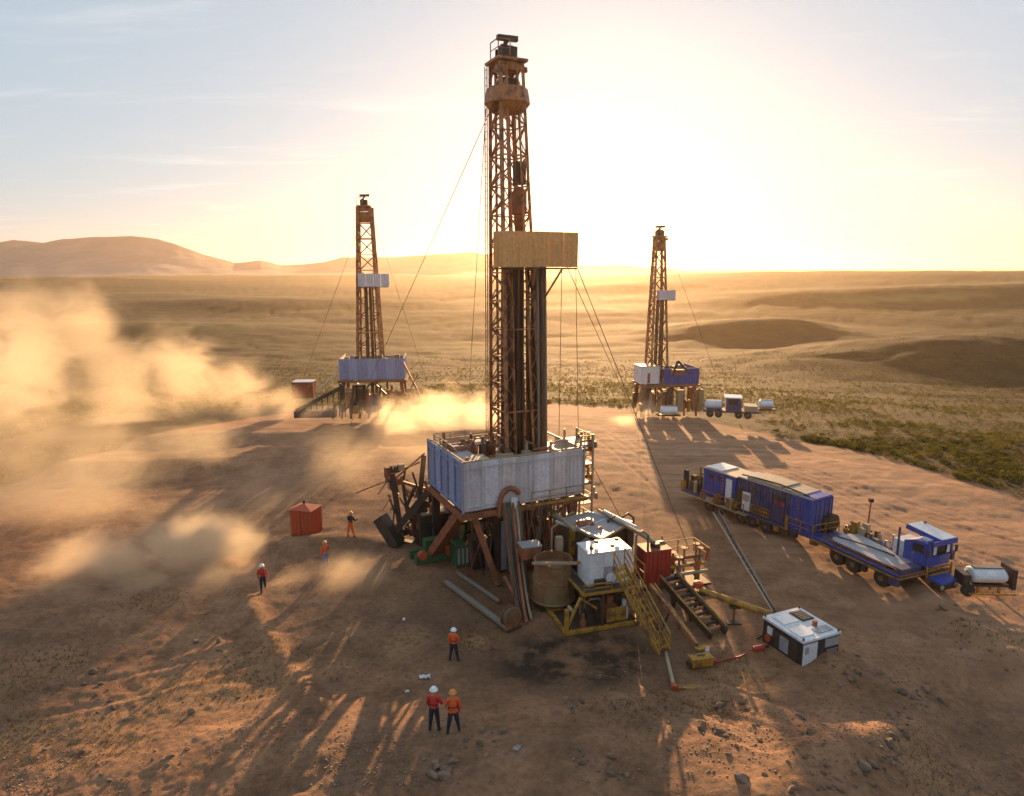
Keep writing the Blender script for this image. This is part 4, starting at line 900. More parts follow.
def red_tank():
    o = G(645, 592); fr = Fr(o.x, o.y, 17); t = thing('chemical_tank', 'upright red steel tank with ribbed sides beside the white cabinet', 'tank', fr.o, fr.a)
    wall_run(t, (0, 0), (1.75, 0), .3, 2.3, 2, M_red, 3, 'side_panel'); wall_run(t, (0, 1.3), (0, 0), .3, 2.3, 2, M_red, 3, 'side_panel'); wall_run(t, (1.75, 0), (1.75, 1.3), .3, 2.3, 2, M_red, 3, 'side_panel'); wall_run(t, (1.75, 1.3), (0, 1.3), .3, 2.3, 2, M_red, 3, 'side_panel')
    MB().bx(-.03, 1.78, -.03, 1.33, 2.6, 2.68).build('lid', M_rust, t); MB().tube((.9, .6, 2.68), (.9, .6, 2.95), .3, 14).build('filler_cap', M_dark, t); MB().bx(0, 1.75, 0, 1.3, .02, .28).build('skid', M_dark, t)
red_tank()
def manifold():
    o = G(672, 588); fr = Fr(o.x, o.y, 17); t = thing('pipe_manifold', 'tangle of valves and pipes beside the red steel tank', 'pipework', fr.o, fr.a)
    rnd = random.Random(5)
    MB().bx(-.3, 2.6, -.4, 1.6, .05, .2).build('skid', M_dark, t)
    for k in range(4): MB().tube((-.3, .1 + k * .4, .8 + .35 * (k % 3)), (2.6, .1 + k * .4, .8 + .35 * (k % 3)), .11, 9).build('header_pipe', (M_tan, M_yel, M_rust, M_steel)[k], t)
    for k in range(14):
        x, y = rnd.uniform(-.2, 2.4), rnd.uniform(-.2, 1.5); h = rnd.uniform(1.0, 2.3)
        v = MB(); v.tube((x, y, .2), (x, y, h), .085, 8); v.lathe([(.06, -.12), (.17, -.12), (.17, .12), (.06, .12)], (x, y, h * .6), 9); v = v.build('valve', rnd.choice((M_tan, M_yel, M_rust, M_steel)), t)
        MB().lathe([(.16, -.02), (.24, -.02), (.24, .02), (.16, .02)], (x, y, h + .08), 12).build('hand_wheel', rnd.choice((M_orange, M_yel, M_rust)), v)
    MB().pipe(sag((-.2, .5, 2.1), (-2.6, 1.6, 3.9), -.2, 8), .17, 9).build('elbow_pipe', M_tan, t)
    MB().lathe([(.1, -.5), (.5, -.5), (.55, -.4), (.55, .4), (.5, .5), (.1, .5)], (-.5, 1.1, 2.2), 16, 'X').build('motor', M_dark, t)
    MB().pipe([(2.4, 0, 1.6), (2.4, -.1, 2.4), (2.1, -.2, 2.5)], .08, 7).build('elbow_pipe', M_orange, t)
    railing(MB(), [(0, 1.5, 1.6), (2.4, 1.5, 1.6), (2.4, -.3, 1.6)], .9, .05).build('guard_rail', M_yel, t)
manifold()
def catwalk():
    a, b = AT(668, 577, 38.2), G(719, 634, .25); o = Vector((b.x, b.y, 0))
    t = thing('catwalk_ramp', 'dark oily pipe ramp sloping from the manifold to the dirt', 'ramp', o)
    a, b = a - o, b - o; s = Vector((b - a)).cross(Vector((0, 0, 1))).normalized() * .55
    for k in (-1, 1): MB().bar(a + s * k, b + s * k, .16, .4).build('ramp_beam', M_dark, t); bar_obj('edge_strip', a + s * k * 1.15 + Vector((0, 0, .24)), b + s * k * 1.15 + Vector((0, 0, .24)), .08, M_yel, t)
    for k in range(12): p = a.lerp(b, (k + .3) / 12.5); bar_obj('ramp_rung', p - s, p + s, .13, M_mast if k % 2 else M_dark, t)
    for k in (.15, .5): p = a.lerp(b, k); bar_obj('ramp_post', p + s * .6, (p.x + s.x * .6 + .2, p.y + s.y * .6, .02), .14, M_dark, t); bar_obj('ramp_post', p - s * .6, (p.x - s.x * .6 - .3, p.y - s.y * .6, .02), .14, M_dark, t)
    a2, b2 = AT(650, 585, 37), G(697, 645, .2); o2 = Vector((b2.x, b2.y, 0)); t2 = thing('loading_arm', 'thin yellow edged loading arm between the stairs and the dark ramp', 'arm', o2)
    MB().bar(a2 - o2, b2 - o2, .2, .26).build('arm_beam', M_mast, t2); MB().bar(a2 - o2 + Vector((.3, .2, 0)), b2 - o2 + Vector((-.2, .4, .3)), .09).build('arm_stay', M_yel, t2)
    p = (a2 - o2).lerp(b2 - o2, .45); bar_obj('arm_leg', p, (p.x - .5, p.y - .2, .02), .09, M_dark, t2); bar_obj('arm_leg', p, (p.x + .6, p.y, .02), .09, M_dark, t2)
    MB().lathe([(.1, 0), (.3, .02), (.28, .14), (.1, .16)], (.1, -.1, .02), 14).build('arm_foot', M_yel, t2)
catwalk()
def flow_line():
    a, b = AT(700, 590, 37.4), AT(772, 615, 34.6); o = Vector((b.x, b.y, 0)); t = thing('flow_line', 'yellow trough pipe on a red stand running to the generator', 'pipe', o)
    m = MB(); m.tube(a - o, b - o, .19, 12); m.build('trough', M_yel, t)
    p = (a - o).lerp(b - o, .5); bar_obj('stand_post', (p.x, p.y, .05), p, .1, M_rust, t); MB().bx(p.x - .4, p.x + .4, p.y - .2, p.y + .2, .02, .08).build('stand_base', M_dark, t); MB().bx(p.x - .3, p.x + .3, p.y - .25, p.y + .1, p.z - .3, p.z - .18).build('saddle', M_dark, t)
    MB().lathe([(.1, -.1), (.42, -.1), (.42, .12), (.1, .12)], a - o + Vector((.1, 0, -.1)), 14).build('drum', M_dark, t); MB().lathe([(.05, 0), (.3, 0), (.3, .3), (.05, .36)], a - o + Vector((-.1, .1, .15)), 10).build('valve', M_orange, t)
flow_line()
def generator():
    N = G(802, 659, .5); fr = Fr(N.x, N.y, 23); t = thing('generator', 'boxy black sided generator with a white top and white door on yellow stands', 'generator', fr.o * 1.0 - Vector((0, 0, .5)), fr.a)
    w, d, z0, z1 = 2.5, 2.75, .5, 1.85
    MB().bx(0, w, 0, d, z0, z1).build('housing', M_black, t)
    r = MB(); r.prism([(-.05, -.05, z1), (w + .05, -.05, z1), (w + .05, d + .05, z1), (-.05, d + .05, z1)], (0, 0, .12)); rf = r.build('roof', M_white, t)
    for x0, x1, y0, y1, mt in ((.15, 1.05, .3, 1.2, M_white), (1.3, 2.3, .25, .75, M_grey), (.3, 1.3, 1.6, 2.5, M_white), (1.5, 2.3, 1.5, 2.5, M_dark)):
        pn = MB().bx(x0, x1, y0, y1, z1 + .125, z1 + .17).build('roof_panel', mt, rf)
    for q in range(6): bar_obj('roof_louvre', (1.55, 1.6 + q * .15, z1 + .19), (2.25, 1.6 + q * .15, z1 + .19), .04, M_steel, rf)
    MB().bx(-.04, 0, .25, d - .9, .7, 1.6).build('side_panel', M_dark, t); MB().bx(-.06, -.02, .9, 1.5, .75, 1.55).build('side_grille', M_grey, t)
    for x in (.05, w - .05):
        for y in (.05, d - .05): MB().tube((x, y, z1 + .12), (x, y, z1 + .26), .05, 8).build('lifting_eye', M_dark, rf)
    MB().pipe(sag((.2, d, .9), (-1.2, d + 1.3, .05), .3, 10), .05, 6).build('cable', M_black, t); MB().pipe(sag((w, 1.6, .8), (w + 1.4, 2.6, .04), .25, 10), .05, 6).build('cable', M_black, t)
    dr = MB().bx(.02, .95, -.05, 0, z0 - .02, z1 - .1).build('door', M_white, t); MB().bx(.12, .34, -.08, -.05, 1.25, 1.62).build('notice', M_grey, dr)
    MB().bx(1.5, 2.45, -.04, 0, 1.3, 1.75).build('control_panel', M_grey, t); MB().bx(1.55, 2.4, -.03, 0, .6, 1.2).build('grille', M_dark, t)
    for k in range(5): bar_obj('louvre', (1.6, -.05, .68 + k * .11), (2.35, -.05, .68 + k * .11), .035, M_grey, t)
    MB().tube((1.75, .95, z1 + .1), (1.75, .95, z1 + .42), .13, 10).build('exhaust', M_rust, t)
    MB().bx(-.06, -.0, d - .7, d - .35, 1.2, 1.6).build('label_plate', M_white, t); MB().lathe([(.05, -.05), (.2, -.05), (.2, .05), (.05, .05)], (-.08, d - .45, .95), 12, 'X').build('fuel_cap', M_orange, t)
    for x in (.35, 1.75): bar_obj('stand_leg', (x, -.15, .0), (x, -.15, .5), .13, M_yel, t)
    bar_obj('stand_bar', (.2, -.15, .5), (2.6, -.15, .46), .1, M_yel, t)
    for x, y in ((.2, d - .2), (w - .2, d - .2), (w - .2, 1.2)): bar_obj('stand_leg', (x, y, 0), (x, y, .5), .16, M_dark, t)
generator()
def cable_boom():
    a, b = AT(716, 512, 50.5), AT(774, 611, 35.0); o = Vector((b.x, b.y, 0)); t = thing('cable_boom', 'long thin cable boom slung between the container trailer and the generator', 'boom', o)
    s = Vector((.16, .1, 0))
    for k in (-1, 1): bar_obj('boom_rail', a - o + s * k * 1.6, b - o + s * k * .6, .08, M_steel if k > 0 else M_tan, t)
    for k in range(16): p = (a - o).lerp(b - o, (k + .5) / 16); q = s * (1.6 - k / 16); bar_obj('boom_rung', p - q, p + q, .045, M_steel, t)
    MB().pipe(sag(a - o + Vector((.1, 0, .15)), b - o + Vector((0, 0, .12)), .25, 12), .06, 6).build('cable', M_black, t)
    e = b - o; bar_obj('boom_post', (e.x, e.y, .02), e, .12, M_dark, t)
    bar_obj('boom_stay', AT(722, 508, 51) - o, AT(737, 545, 44) - o, .05, M_wire, t, True)
cable_boom()
M_pgrey = paint('dusty_pipe', (0.19, 0.155, 0.12), 0.75, 0.0, dirt=0.5)
# ground pipes, reel, small gear
for (p0, p1, r_, lab) in (((446, 582), (508, 628), .2, 'fat grey pipe lying on the dirt below the hose bundle'), ((458, 573), (500, 602), .15, 'thinner grey pipe lying on the dirt behind the fat one')):
    a, b = G(*p0, r_), G(*p1, r_); o = MB(); o.tube((0, 0, r_), b - a + Vector((0, 0, r_)), r_, 16); q = b - a
    ob = thing('steel_pipe', lab, 'pipe', (a.x, a.y, 0)); o.build('barrel', M_pgrey, ob)
    for k in (0.0, 1.0): MB().tube(q * (k - .012) + Vector((0, 0, r_)), q * (k + .012) + Vector((0, 0, r_)), r_ * 1.12, 16).build('collar', M_rust, ob)
p = G(511, 628); hr = thing('hose_reel', 'rusty hose reel standing by the foot of the hose bundle', 'reel', p, R(40))
MB().lathe([(.12, -.22), (.62, -.22), (.62, -.16), (.3, -.14), (.3, .14), (.62, .16), (.62, .22), (.12, .22)], (0, 0, .68), 20, 'Y').build('drum', M_tank, hr); MB().lathe([(.3, -.13), (.55, -.13), (.55, .13), (.3, .13)], (0, 0, .68), 18, 'Y').build('hose_coil', M_hose, hr); MB().bx(-.5, .5, -.35, .35, .0, .1).build('base', M_dark, hr)
def toolbox():
    o = G(700, 665); t = thing('tool_box', 'bright yellow tool box on the dirt below the stairs', 'box', o, R(14))
    b = MB().bx(-.55, .6, -.25, .25, .03, .42).build('body', M_yel, t); MB().bx(-.57, .62, -.27, .27, .42, .5).build('lid', M_yel, t); MB().bx(-.7, -.57, -.2, .2, .03, .3).build('latch_side', M_dark, t)
    bar_obj('handle', (-.2, 0, .56), (.25, 0, .56), .05, M_dark, t)
    o = G(707, 655); c = MB().lathe([(.02, 0), (.11, .01), (.11, .32), (.05, .4), (.05, .48), (.02, .48)], (0, 0, 0), 12); c = c.build('bottle', M_white); c.location = o; tag(c, 'small white bottle standing behind the yellow tool box', 'bottle')
    o = G(690, 689); m = MB(); m.prism([(-.6, -.12, .02), (.5, -.2, .02), (.7, .05, .02), (.1, .2, .02), (-.5, .15, .02)], (0, 0, .12)); c = m.build('scrap_sheet', M_yel); c.location = o; tag(c, 'flat yellow scrap lying on the dirt beside the red pole tip', 'scrap')
    o = G(698, 663); MBp = [Vector((.6, 0, .06)), Vector((1.1, .1, .04)), Vector((1.6, .35, .04)), Vector((2.3, .5, .04)), Vector((2.75, .75, .1))]
    h = MB().pipe(MBp, .045, 6).build('red_hose', M_red); h.location = o; tag(h, 'thin red hose on the dirt between the tool box and the extinguisher', 'hose')
    o = G(758, 651); e = thing('fire_extinguisher', 'red fire extinguisher lying on the dirt before the generator', 'extinguisher', o, R(15)); MB().lathe([(.03, -.35), (.13, -.3), (.15, -.2), (.15, .3), (.06, .42), (.04, .5)], (0, 0, .16), 12, 'X').build('cylinder', M_red, e); MB().bx(.48, .62, -.05, .05, .12, .24).build('valve', M_black, e)
    o = G(713, 661); m = MB().lathe([(.05, 0), (.22, .02), (.2, .14), (.05, .18)], (0, 0, 0), 12).build('hose_coil', M_red); m.location = o; tag(m, 'small coil of red hose at the tool box end', 'hose')
toolbox()

# ------------------------------------------------------------------ container trailer, carrier truck, water bowser
def trailer():
    TR = Fr(16.05, 54.9, -58.5); t = thing('container_trailer', 'long trailer carrying two blue containers and a machinery tail', 'trailer', TR.o, TR.a)
    MB().bx(-2.4, 10.6, .2, 2.4, .95, 1.14).build('bed', M_blued, t)
    for y in (.05, 2.5): bar_obj('bed_rail', (-2.4, y, 1.02), (10.6, y, 1.02), .2, M_blued, t)
    for x in (.6, 1.8, 3.9, 5.1, 6.3):
        for y in (.25, 2.3): wheel(t, (x, y, .48), .48, .34)
    # containers: ribbed side panels, own roofs
    def box(x0, x1, y0, y1, z0, z1, mat, roofm, n, name):
        b = holder(name, t)
        wall_run(b, (x0, y0), (x1, y0), z0, z1 - z0, n, mat, 4, 'side_panel'); wall_run(b, (x1, y1), (x0, y1), z0, z1 - z0, n, mat, 4, 'side_panel'); wall_run(b, (x1, y0), (x1, y1), z0, z1 - z0, 2, mat, 4, 'end_panel'); wall_run(b, (x0, y1), (x0, y0), z0, z1 - z0, 2, mat, 4, 'end_panel')
        MB().bx(x0 - .02, x1 + .02, y0 - .03, y1 + .03, z1, z1 + .08).build('roof', roofm, b); return b
    b1 = box(-.1, 3.3, .1, 2.4, 1.2, 3.55, M_blue, M_tan, 3, 'rear_container')
    MB().bx(2.35, 2.95, .0, .045, 1.25, 3.3).build('white_door', M_white, b1); MB().bx(-.05, 1.6, .3, 2.3, 3.63, 3.7).build('roof_sheet', M_white, b1)
    b2 = box(3.5, 10.1, .1, 2.4, 1.2, 3.7, M_blued, M_grey, 6, 'front_container')
    MB().bx(4.3, 7.4, .15, 2.35, 3.79, 3.95).build('roof_sheet', M_tan, b2); MB().bx(7.5, 9.2, .2, 2.3, 3.79, 3.88).build('roof_sheet', M_tan, b2); MB().bx(9.2, 10.2, .3, 2.2, 3.79, 3.84).build('roof_sheet', M_blue, b2)
    wall_run(b2, (8.4, .03), (10.12, .03), 1.15, 2.5, 2, M_blue, 4, 'blue_panel'); wall_run(b2, (10.14, .05), (10.14, 2.45), 1.15, 2.5, 2, M_blue, 4, 'blue_panel')
    MB().bx(5.0, 6.6, -.04, .02, 1.35, 1.95).build('sign_plate', M_dark, b2)
    for z, x0, x1 in ((1.35, 5.0, 6.6), (1.93, 5.0, 6.6)): bar_obj('sign_border', (x0, -.06, z), (x1, -.06, z), .06, M_yel, b2)
    for x in (5.0, 6.6): bar_obj('sign_border', (x, -.06, 1.35), (x, -.06, 1.93), .06, M_yel, b2)
    for k in range(7): MB().bx(5.15 + k * .2, 5.28 + k * .2, -.055, -.04, 1.55, 1.75).build('sign_mark', M_yel, b2)
    MB().lathe([(.03, -.03), (.19, -.03), (.19, .03), (.03, .03)], (7.75, -.03, 2.75), 16, 'Y').build('red_disc', M_red, b2); MB().bx(7.0, 7.25, -.03, .02, 2.7, 2.85).build('red_plate', M_red, b2)
    for k, (x, w, z0, z1, mt) in enumerate(((3.3, .5, 1.3, 2.2, M_dark), (3.55, .6, 1.25, 2.9, M_dark), (4.15, .7, 1.3, 2.75, M_white), (4.2, .6, 2.05, 2.6, M_tan))): MB().bx(x, x + w, -.08 - .02 * k, .06 - .02 * k, z0, z1).build('hatch', mt, b2)
    for x in (10.2,):
        for y in (.5, 1.0, 1.5, 2.0): bar_obj('locking_bar', (x + .05, y, 1.3), (x + .05, y, 3.5), .05, M_steel, b2)
    for x in (.6, 1.5, 4.9, 6.9, 7.4): MB().bx(x, x + .45, -.02, .04, 2.9, 3.25).build('vent_grille', M_dark, b1 if x < 3 else b2)
    for x in (1.9, 8.9): 
        for k in range(9): bar_obj('ladder_rung', (x, -.06, 1.3 + k * .26), (x + .35, -.06, 1.3 + k * .26), .035, M_yel, b1 if x < 3 else b2)
    MB().pipe([(3.6, .4, 3.9), (5.0, .35, 4.0), (7.0, .5, 4.02), (9.6, .4, 3.85)], .06, 6).build('roof_cable', M_black, b2)
    for x in (3.35, 3.42): MB().pipe(sag((x, .4, 2.6), (x + .2, -.3, 1.1), .3, 8), .05, 6).build('hose', M_black, t)
    # machinery tail
    ml = holder('machinery_tail', t); rnd = random.Random(21)
    for k in range(16):
        x, y = rnd.uniform(-2.3, -.2), rnd.uniform(.1, 2.3); h = rnd.uniform(1.5, 3.3); m = MB()
        (m.tube((x, y, 1.14), (x, y, h), rnd.uniform(.08, .25), 9) if k % 2 else m.bx(x - .25, x + .25, y - .25, y + .25, 1.14, h * .75)); m.build('valve' if k % 2 else 'pump', rnd.choice((M_tan, M_yel, M_rust, M_dark)), ml)
    # side walkway with clutter
    railing(MB(), [(.2, -.45, 1.05), (4.6, -.45, 1.05)], .8, .05).build('walkway_rail', M_yel, t); MB().bx(-.2, 4.8, -.5, .02, .96, 1.02).build('walkway', M_tan, t)
    railing(MB(), [(8.3, -.1, 1.15), (10.5, -.1, 1.15), (10.5, 2.4, 1.15)], .85, .05).build('end_rail', M_yel, t)
    for k in range(12): x = rnd.uniform(.1, 4.6); MB().bx(x - .15, x + .2, -.4, -.1, 1.03, 1.25 + rnd.uniform(0, .7)).build('valve_box', rnd.choice((M_dark, M_tan, M_yel, M_grey, M_rust)), t)
    for k in range(6): x = rnd.uniform(3.5, 10.2); MB().bx(x, x + .5, .1, .5, .45, .93).build('tool_locker', rnd.choice((M_dark, M_rust, M_yel)), t)
    MB().bx(8.2, 8.4, -.25, -.1, 1.0, 2.1).build('hanging_jacket', M_yel, t); MB().lathe([(.3, 0), (.68, 0), (.68, .5), (.3, .5)], (10.2, 1.9, 1.85), 20, 'X').build('cable_reel', M_dark, t)
trailer()
def carrier():
    TK = Fr(21.3, 45.7, -68); t = thing('carrier_truck', 'flat blue carrier truck with a blue cab under a pale visor roof', 'truck', TK.o, TK.a)
    Wd = 4.3
    MB().bx(-.2, 6.9, 0, Wd, .95, 1.22).build('bed', M_blued, t); MB().prism([(-1.6, .5, 1.0), (-.2, .1, 1.0), (-.2, 2.6, 1.0), (-1.6, 1.9, 1.0)], (0, 0, .18)).build('drawbar', M_blue, t); railing(MB(), [(-.1, .1, 1.22), (-.1, 2.6, 1.22)], .8, .05).build('end_rail', M_yel, t)
    for z, m_ in ((1.32, M_blue), (1.1, M_yel)): bar_obj('side_strip', (0, -.06, z), (6.95, -.06, z), .09, m_, t)
    for z, m_ in ((1.3, M_rust), (1.12, M_yel)): bar_obj('front_strip', (6.97, 0, z), (6.97, Wd * .5, z), .08, m_, t)
    pts = [(1.1, .7), (1.5, .35), (5.6, .3), (6.1, .6), (6.1, 2.2), (1.4, 2.9), (1.0, 2.3)]
    MB().prism([(x, y, 1.42) for x, y in pts], (0, 0, .12)).build('deck_plate', M_grey, t)
    for x in (2.1, 3.4, 5.6):
        for y in (.3, Wd - .3): wheel(t, (x, y, .58), .58, .45)
    railing(MB(), [(1.0, .08, 1.2), (6.6, .08, 1.2)], .42, .05).build('side_rail', M_rust, t)
    for k in range(9): MB().bx(.0 + (k % 3) * .6, .45 + (k % 3) * .6, 2.9 + (k // 3) * .4, 3.2 + (k // 3) * .4, 1.22, 1.5 + .25 * ((k * 7) % 4)).build('stowed_gear', random.choice((M_tan, M_yel, M_rust, M_dark)), t)
    rnd = random.Random(31)
    for k in range(16):
        x, y = rnd.uniform(.0, 5.0), rnd.uniform(2.95, Wd - .2); m = MB(); hh = rnd.uniform(.15, .75); w = rnd.uniform(.1, .3)
        m.bx(x - w, x + w, y - w * .7, y + w * .7, 1.22, 1.22 + hh) if k % 2 else m.pipe([(x, y, 1.25), (x, y, 1.3 + hh), (x + .4, y, 1.35 + hh), (x + .4, y, 1.25)], .06, 6); m.build('stowed_gear' if k % 2 else 'pipe_bend', rnd.choice((M_tan, M_dark, M_rust, M_steel, M_yel)), t)
    for k in range(8): x = rnd.uniform(.3, 6.2); MB().bx(x, x + rnd.uniform(.3, .8), .1, .4, .45, .94).build('tool_locker', rnd.choice((M_dark, M_rust, M_blued, M_yel)), t)
    MB().pipe(sag((1.2, 1.0, 1.6), (5.0, 1.9, 1.58), -.05, 10), .05, 6).build('hose', M_black, t); MB().bx(6.2, 6.8, .3, 2.0, 1.23, 1.62).build('battery_box', M_blued, t)
    # cab
    x0, x1, y0, y1 = 5.3, 6.95, 2.25, Wd
    o = MB(); o.prism([(x0, y0, 1.5), (x1, y0, 1.5), (x1 + .08, y0, 2.2), (x1 - .05, y0, 3.05), (x0 + .75, y0, 3.05), (x0, y0, 2.75)], (0, y1 - y0, 0)); cb = o.build('cab', M_blue, t)
    o = MB(); o.prism([(x1 + .12, y0 + .12, 2.25), (x1 + .12, y1 - .12, 2.25), (x1 + .01, y1 - .12, 2.95), (x1 + .01, y0 + .12, 2.95)], (.03, 0, 0)); ws = o.build('windscreen', M_glass, cb)
    for y in (y0 + .3, y1 - .55): MB().bx(x1 + .14, x1 + .17, y, y + .25, 2.35, 2.85).build('window_sticker', M_white, ws)
    for y in (y0 + .06, y1 - .06): bar_obj('pillar', (x1 + .13, y, 2.2), (x1, y, 3.25), .12, M_blue, cb)
    MB().bx(x0 + .9, x1 - .2, y0 + .3, y1 - .3, 3.05, 3.2).build('hatch_cover', M_white, cb)
    MB().bar((x0 - .45, (y0 + y1) / 2 + .35, 3.5), (x1 + .3, (y0 + y1) / 2 + .35, 3.3), 1.3, .1).build('visor_roof', M_white, cb); MB().bar((x0 - .47, y0 + .68, 3.4), (x1 + .32, y0 + .68, 3.2), .08, .3).build('visor_edge', M_blue, cb); MB().bar((x1 + .34, y0 - .05, 3.16), (x1 + .34, y1 + .05, 3.16), .08, .32).build('visor_edge', M_blue, cb)
    for x, y in ((x0 - .4, y0), (x0 - .4, y1)): bar_obj('roof_post', (x, y, 1.22), (x, y, 3.45), .1, M_blued, cb)
    MB().bx(x0 - .95, x0 - .15, y0 + .25, y1 - .3, 1.25, 2.5).build('white_box', M_white, t)
    MB().bx(x0 + .5, x1 - .12, y0 - .025, y0, 1.55, 2.95).build('cab_door', M_blue, cb); MB().bx(x0 + .62, x1 - .25, y0 - .04, y0 - .02, 2.3, 2.85).build('side_window', M_glass, cb); MB().bx(x0 + .6, x0 + .78, y0 - .06, y0 - .02, 2.1, 2.16).build('door_handle', M_steel, cb)
    for y in (y0 + .45, y1 - .45): bar_obj('wiper', (x1 + .17, y, 2.25), (x1 + .12, y + .3, 2.7), .03, M_black, cb)
    for k in range(4): MB().bx(x1 + .3, x1 + .36, y0 + .3 + k * .45, y0 + .42 + k * .45, 3.2, 3.28).build('marker_lamp', M_yel, cb)
    MB().tube((x0 - .15, y1 - .1, 1.2), (x0 - .15, y1 - .1, 3.7), .09, 10).build('exhaust_stack', M_steel, t)
    for y in (y0 - .25, y1 + .3): bar_obj('mirror_arm', (x1, y0 if y < y0 else y1, 2.7), (x1 + .2, y, 2.7), .04, M_dark, t); MB().bx(x1 + .15, x1 + .22, y - .1, y + .1, 2.3, 2.75).build('mirror', M_dark, t)
    for k in range(3): bar_obj('step', (x0 + .6, y0 - .15, 1.0 + k * .25), (x0 + 1.2, y0 - .15, 1.0 + k * .25), .06, M_steel, t)
    for x in (2.1, 3.4, 5.6): MB().bx(x - .75, x + .75, -.02, .6, 1.18, 1.24).build('mudguard', M_blued, t)
    # front: striped grille, bumper, lamp
    for k in range(4): bar_obj('grille_bar', (x1 + .1, y0, .98 + k * .15), (x1 + .1, y1 + .1, .98 + k * .15), .08, (M_yel, M_dark, M_yel, M_rust)[k], t)
    for y in (y0 - .05, y1 + .1): bar_obj('grille_post', (x1 + .12, y, .8), (x1 + .12, y, 1.6), .09, M_yel, t)
    MB().prism([(x1 + .05, y0 + .2, .75), (x1 + .9, y0 + .3, .62), (x1 + .9, y1 - .2, .62), (x1 + .05, y1, .75)], (0, 0, .12)).build('bumper', M_blue, t); MB().bx(x1 + .2, x1 + .86, y0 + .3, y1 - .2, .25, .6).build('under_guard', M_dark, t)
    for y in (y0 + .4, y1 - .4): MB().lathe([(.03, 0), (.14, 0), (.14, .08), (.03, .1)], (x1 + .87, y, .48), 12, 'X').build('headlamp', M_tan, t)
    MB().bx(x1 - .3, x1 + .1, y1 + .1, y1 + .35, 1.7, 2.3).build('mirror', M_dark, t)
carrier()
bw = tank_trailer('water_bowser', 'white water bowser on low yellow legs in front of the carrier truck', Fr(*G(966, 592).xy, -3), 2.1, .58, M_white, z=.75)
MB().bx(2.3, 2.52, -.65, .65, .5, 1.8).build('rear_plate', M_dark, bw); MB().bx(-.55, -.15, -.5, .5, .6, 1.35).build('pump', M_dark, bw); MB().bx(-.4, 2.4, -.95, -.86, .28, .36).build('side_bar', M_yel, bw)
MB().lathe([(.05, -.1), (.4, -.1), (.4, .1), (.05, .1)], (-.3, -.6, .42), 14, 'Y').build('wheel', M_black, bw)
def lamp_post():
    o = G(866, 538); t = thing('lamp_post', 'thin dark post with a small box foot behind the truck deck', 'post', o)
    bar_obj('post', (0, 0, 0), (.1, 0, 2.9), .12, M_mast, t, True); MB().bx(-.05, .25, -.12, .12, 2.85, 3.1).build('lamp_head', M_dark, t); MB().bx(-.3, .3, -.25, .25, .02, .65).build('foot_box', M_dark, t)
lamp_post()
def red_shed():
    o = G(291, 534); fr = Fr(o.x, o.y, -14, TZ(o.x, o.y)); t = thing('site_cabin', 'small square orange red cabin with a low peaked cover in the dust', 'cabin', fr.o, fr.a)
    w, d, h = 1.8, 1.5, 2.05
    wall_run(t, (0, 0), (w, 0), .1, h, 2, M_orange, 3, 'side_panel'); wall_run(t, (w, 0), (w, d), .1, h, 2, M_orange, 3, 'side_panel'); wall_run(t, (w, d), (0, d), .1, h, 2, M_rust, 3, 'side_panel'); wall_run(t, (0, d), (0, 0), .1, h, 2, M_orange, 3, 'side_panel')
    r = MB(); r._add([(-.08, -.08, h + .1), (w + .08, -.08, h + .1), (w + .08, d + .08, h + .1), (-.08, d + .08, h + .1), (w * .45, d / 2, h + .42)], [(0, 1, 4), (1, 2, 4), (2, 3, 4), (3, 0, 4), (3, 2, 1, 0)]); r.build('roof', M_orange, t)
    MB().bx(0, w, 0, d, -.05, .1).build('base', M_dark, t); bar_obj('vent', (w * .45, d / 2, h + .3), (w * .45, d / 2, h + .65), .12, M_dark, t)
red_shed()

# ------------------------------------------------------------------ people
M_jred = paint('jacket_red', (0.62, 0.035, 0.02), 0.75, dirt=0.2, bump=0.3)
M_jor = paint('jacket_orange', (0.80, 0.115, 0.015), 0.75, dirt=0.2, bump=0.3)
M_navy = paint('navy_cloth', (0.016, 0.018, 0.035), 0.85, dirt=0.15)
M_bluec = paint('blue_cloth', (0.10, 0.17, 0.30), 0.85, dirt=0.2)
M_skin = paint('skin', (0.36, 0.19, 0.12), 0.6, dirt=0.0, bump=0.0)
M_boot = paint('boot_leather', (0.04, 0.025, 0.018), 0.7, dirt=0.4)
M_hatw = paint('hat_white', (0.82, 0.82, 0.80), 0.35, dirt=0.05, bump=0.0)
M_hato = paint('hat_orange', (0.75, 0.25, 0.04), 0.4, dirt=0.1, bump=0.0)
M_refl = paint('reflective_tape', (0.72, 0.70, 0.55), 0.4, dirt=0.1, bump=0.0)
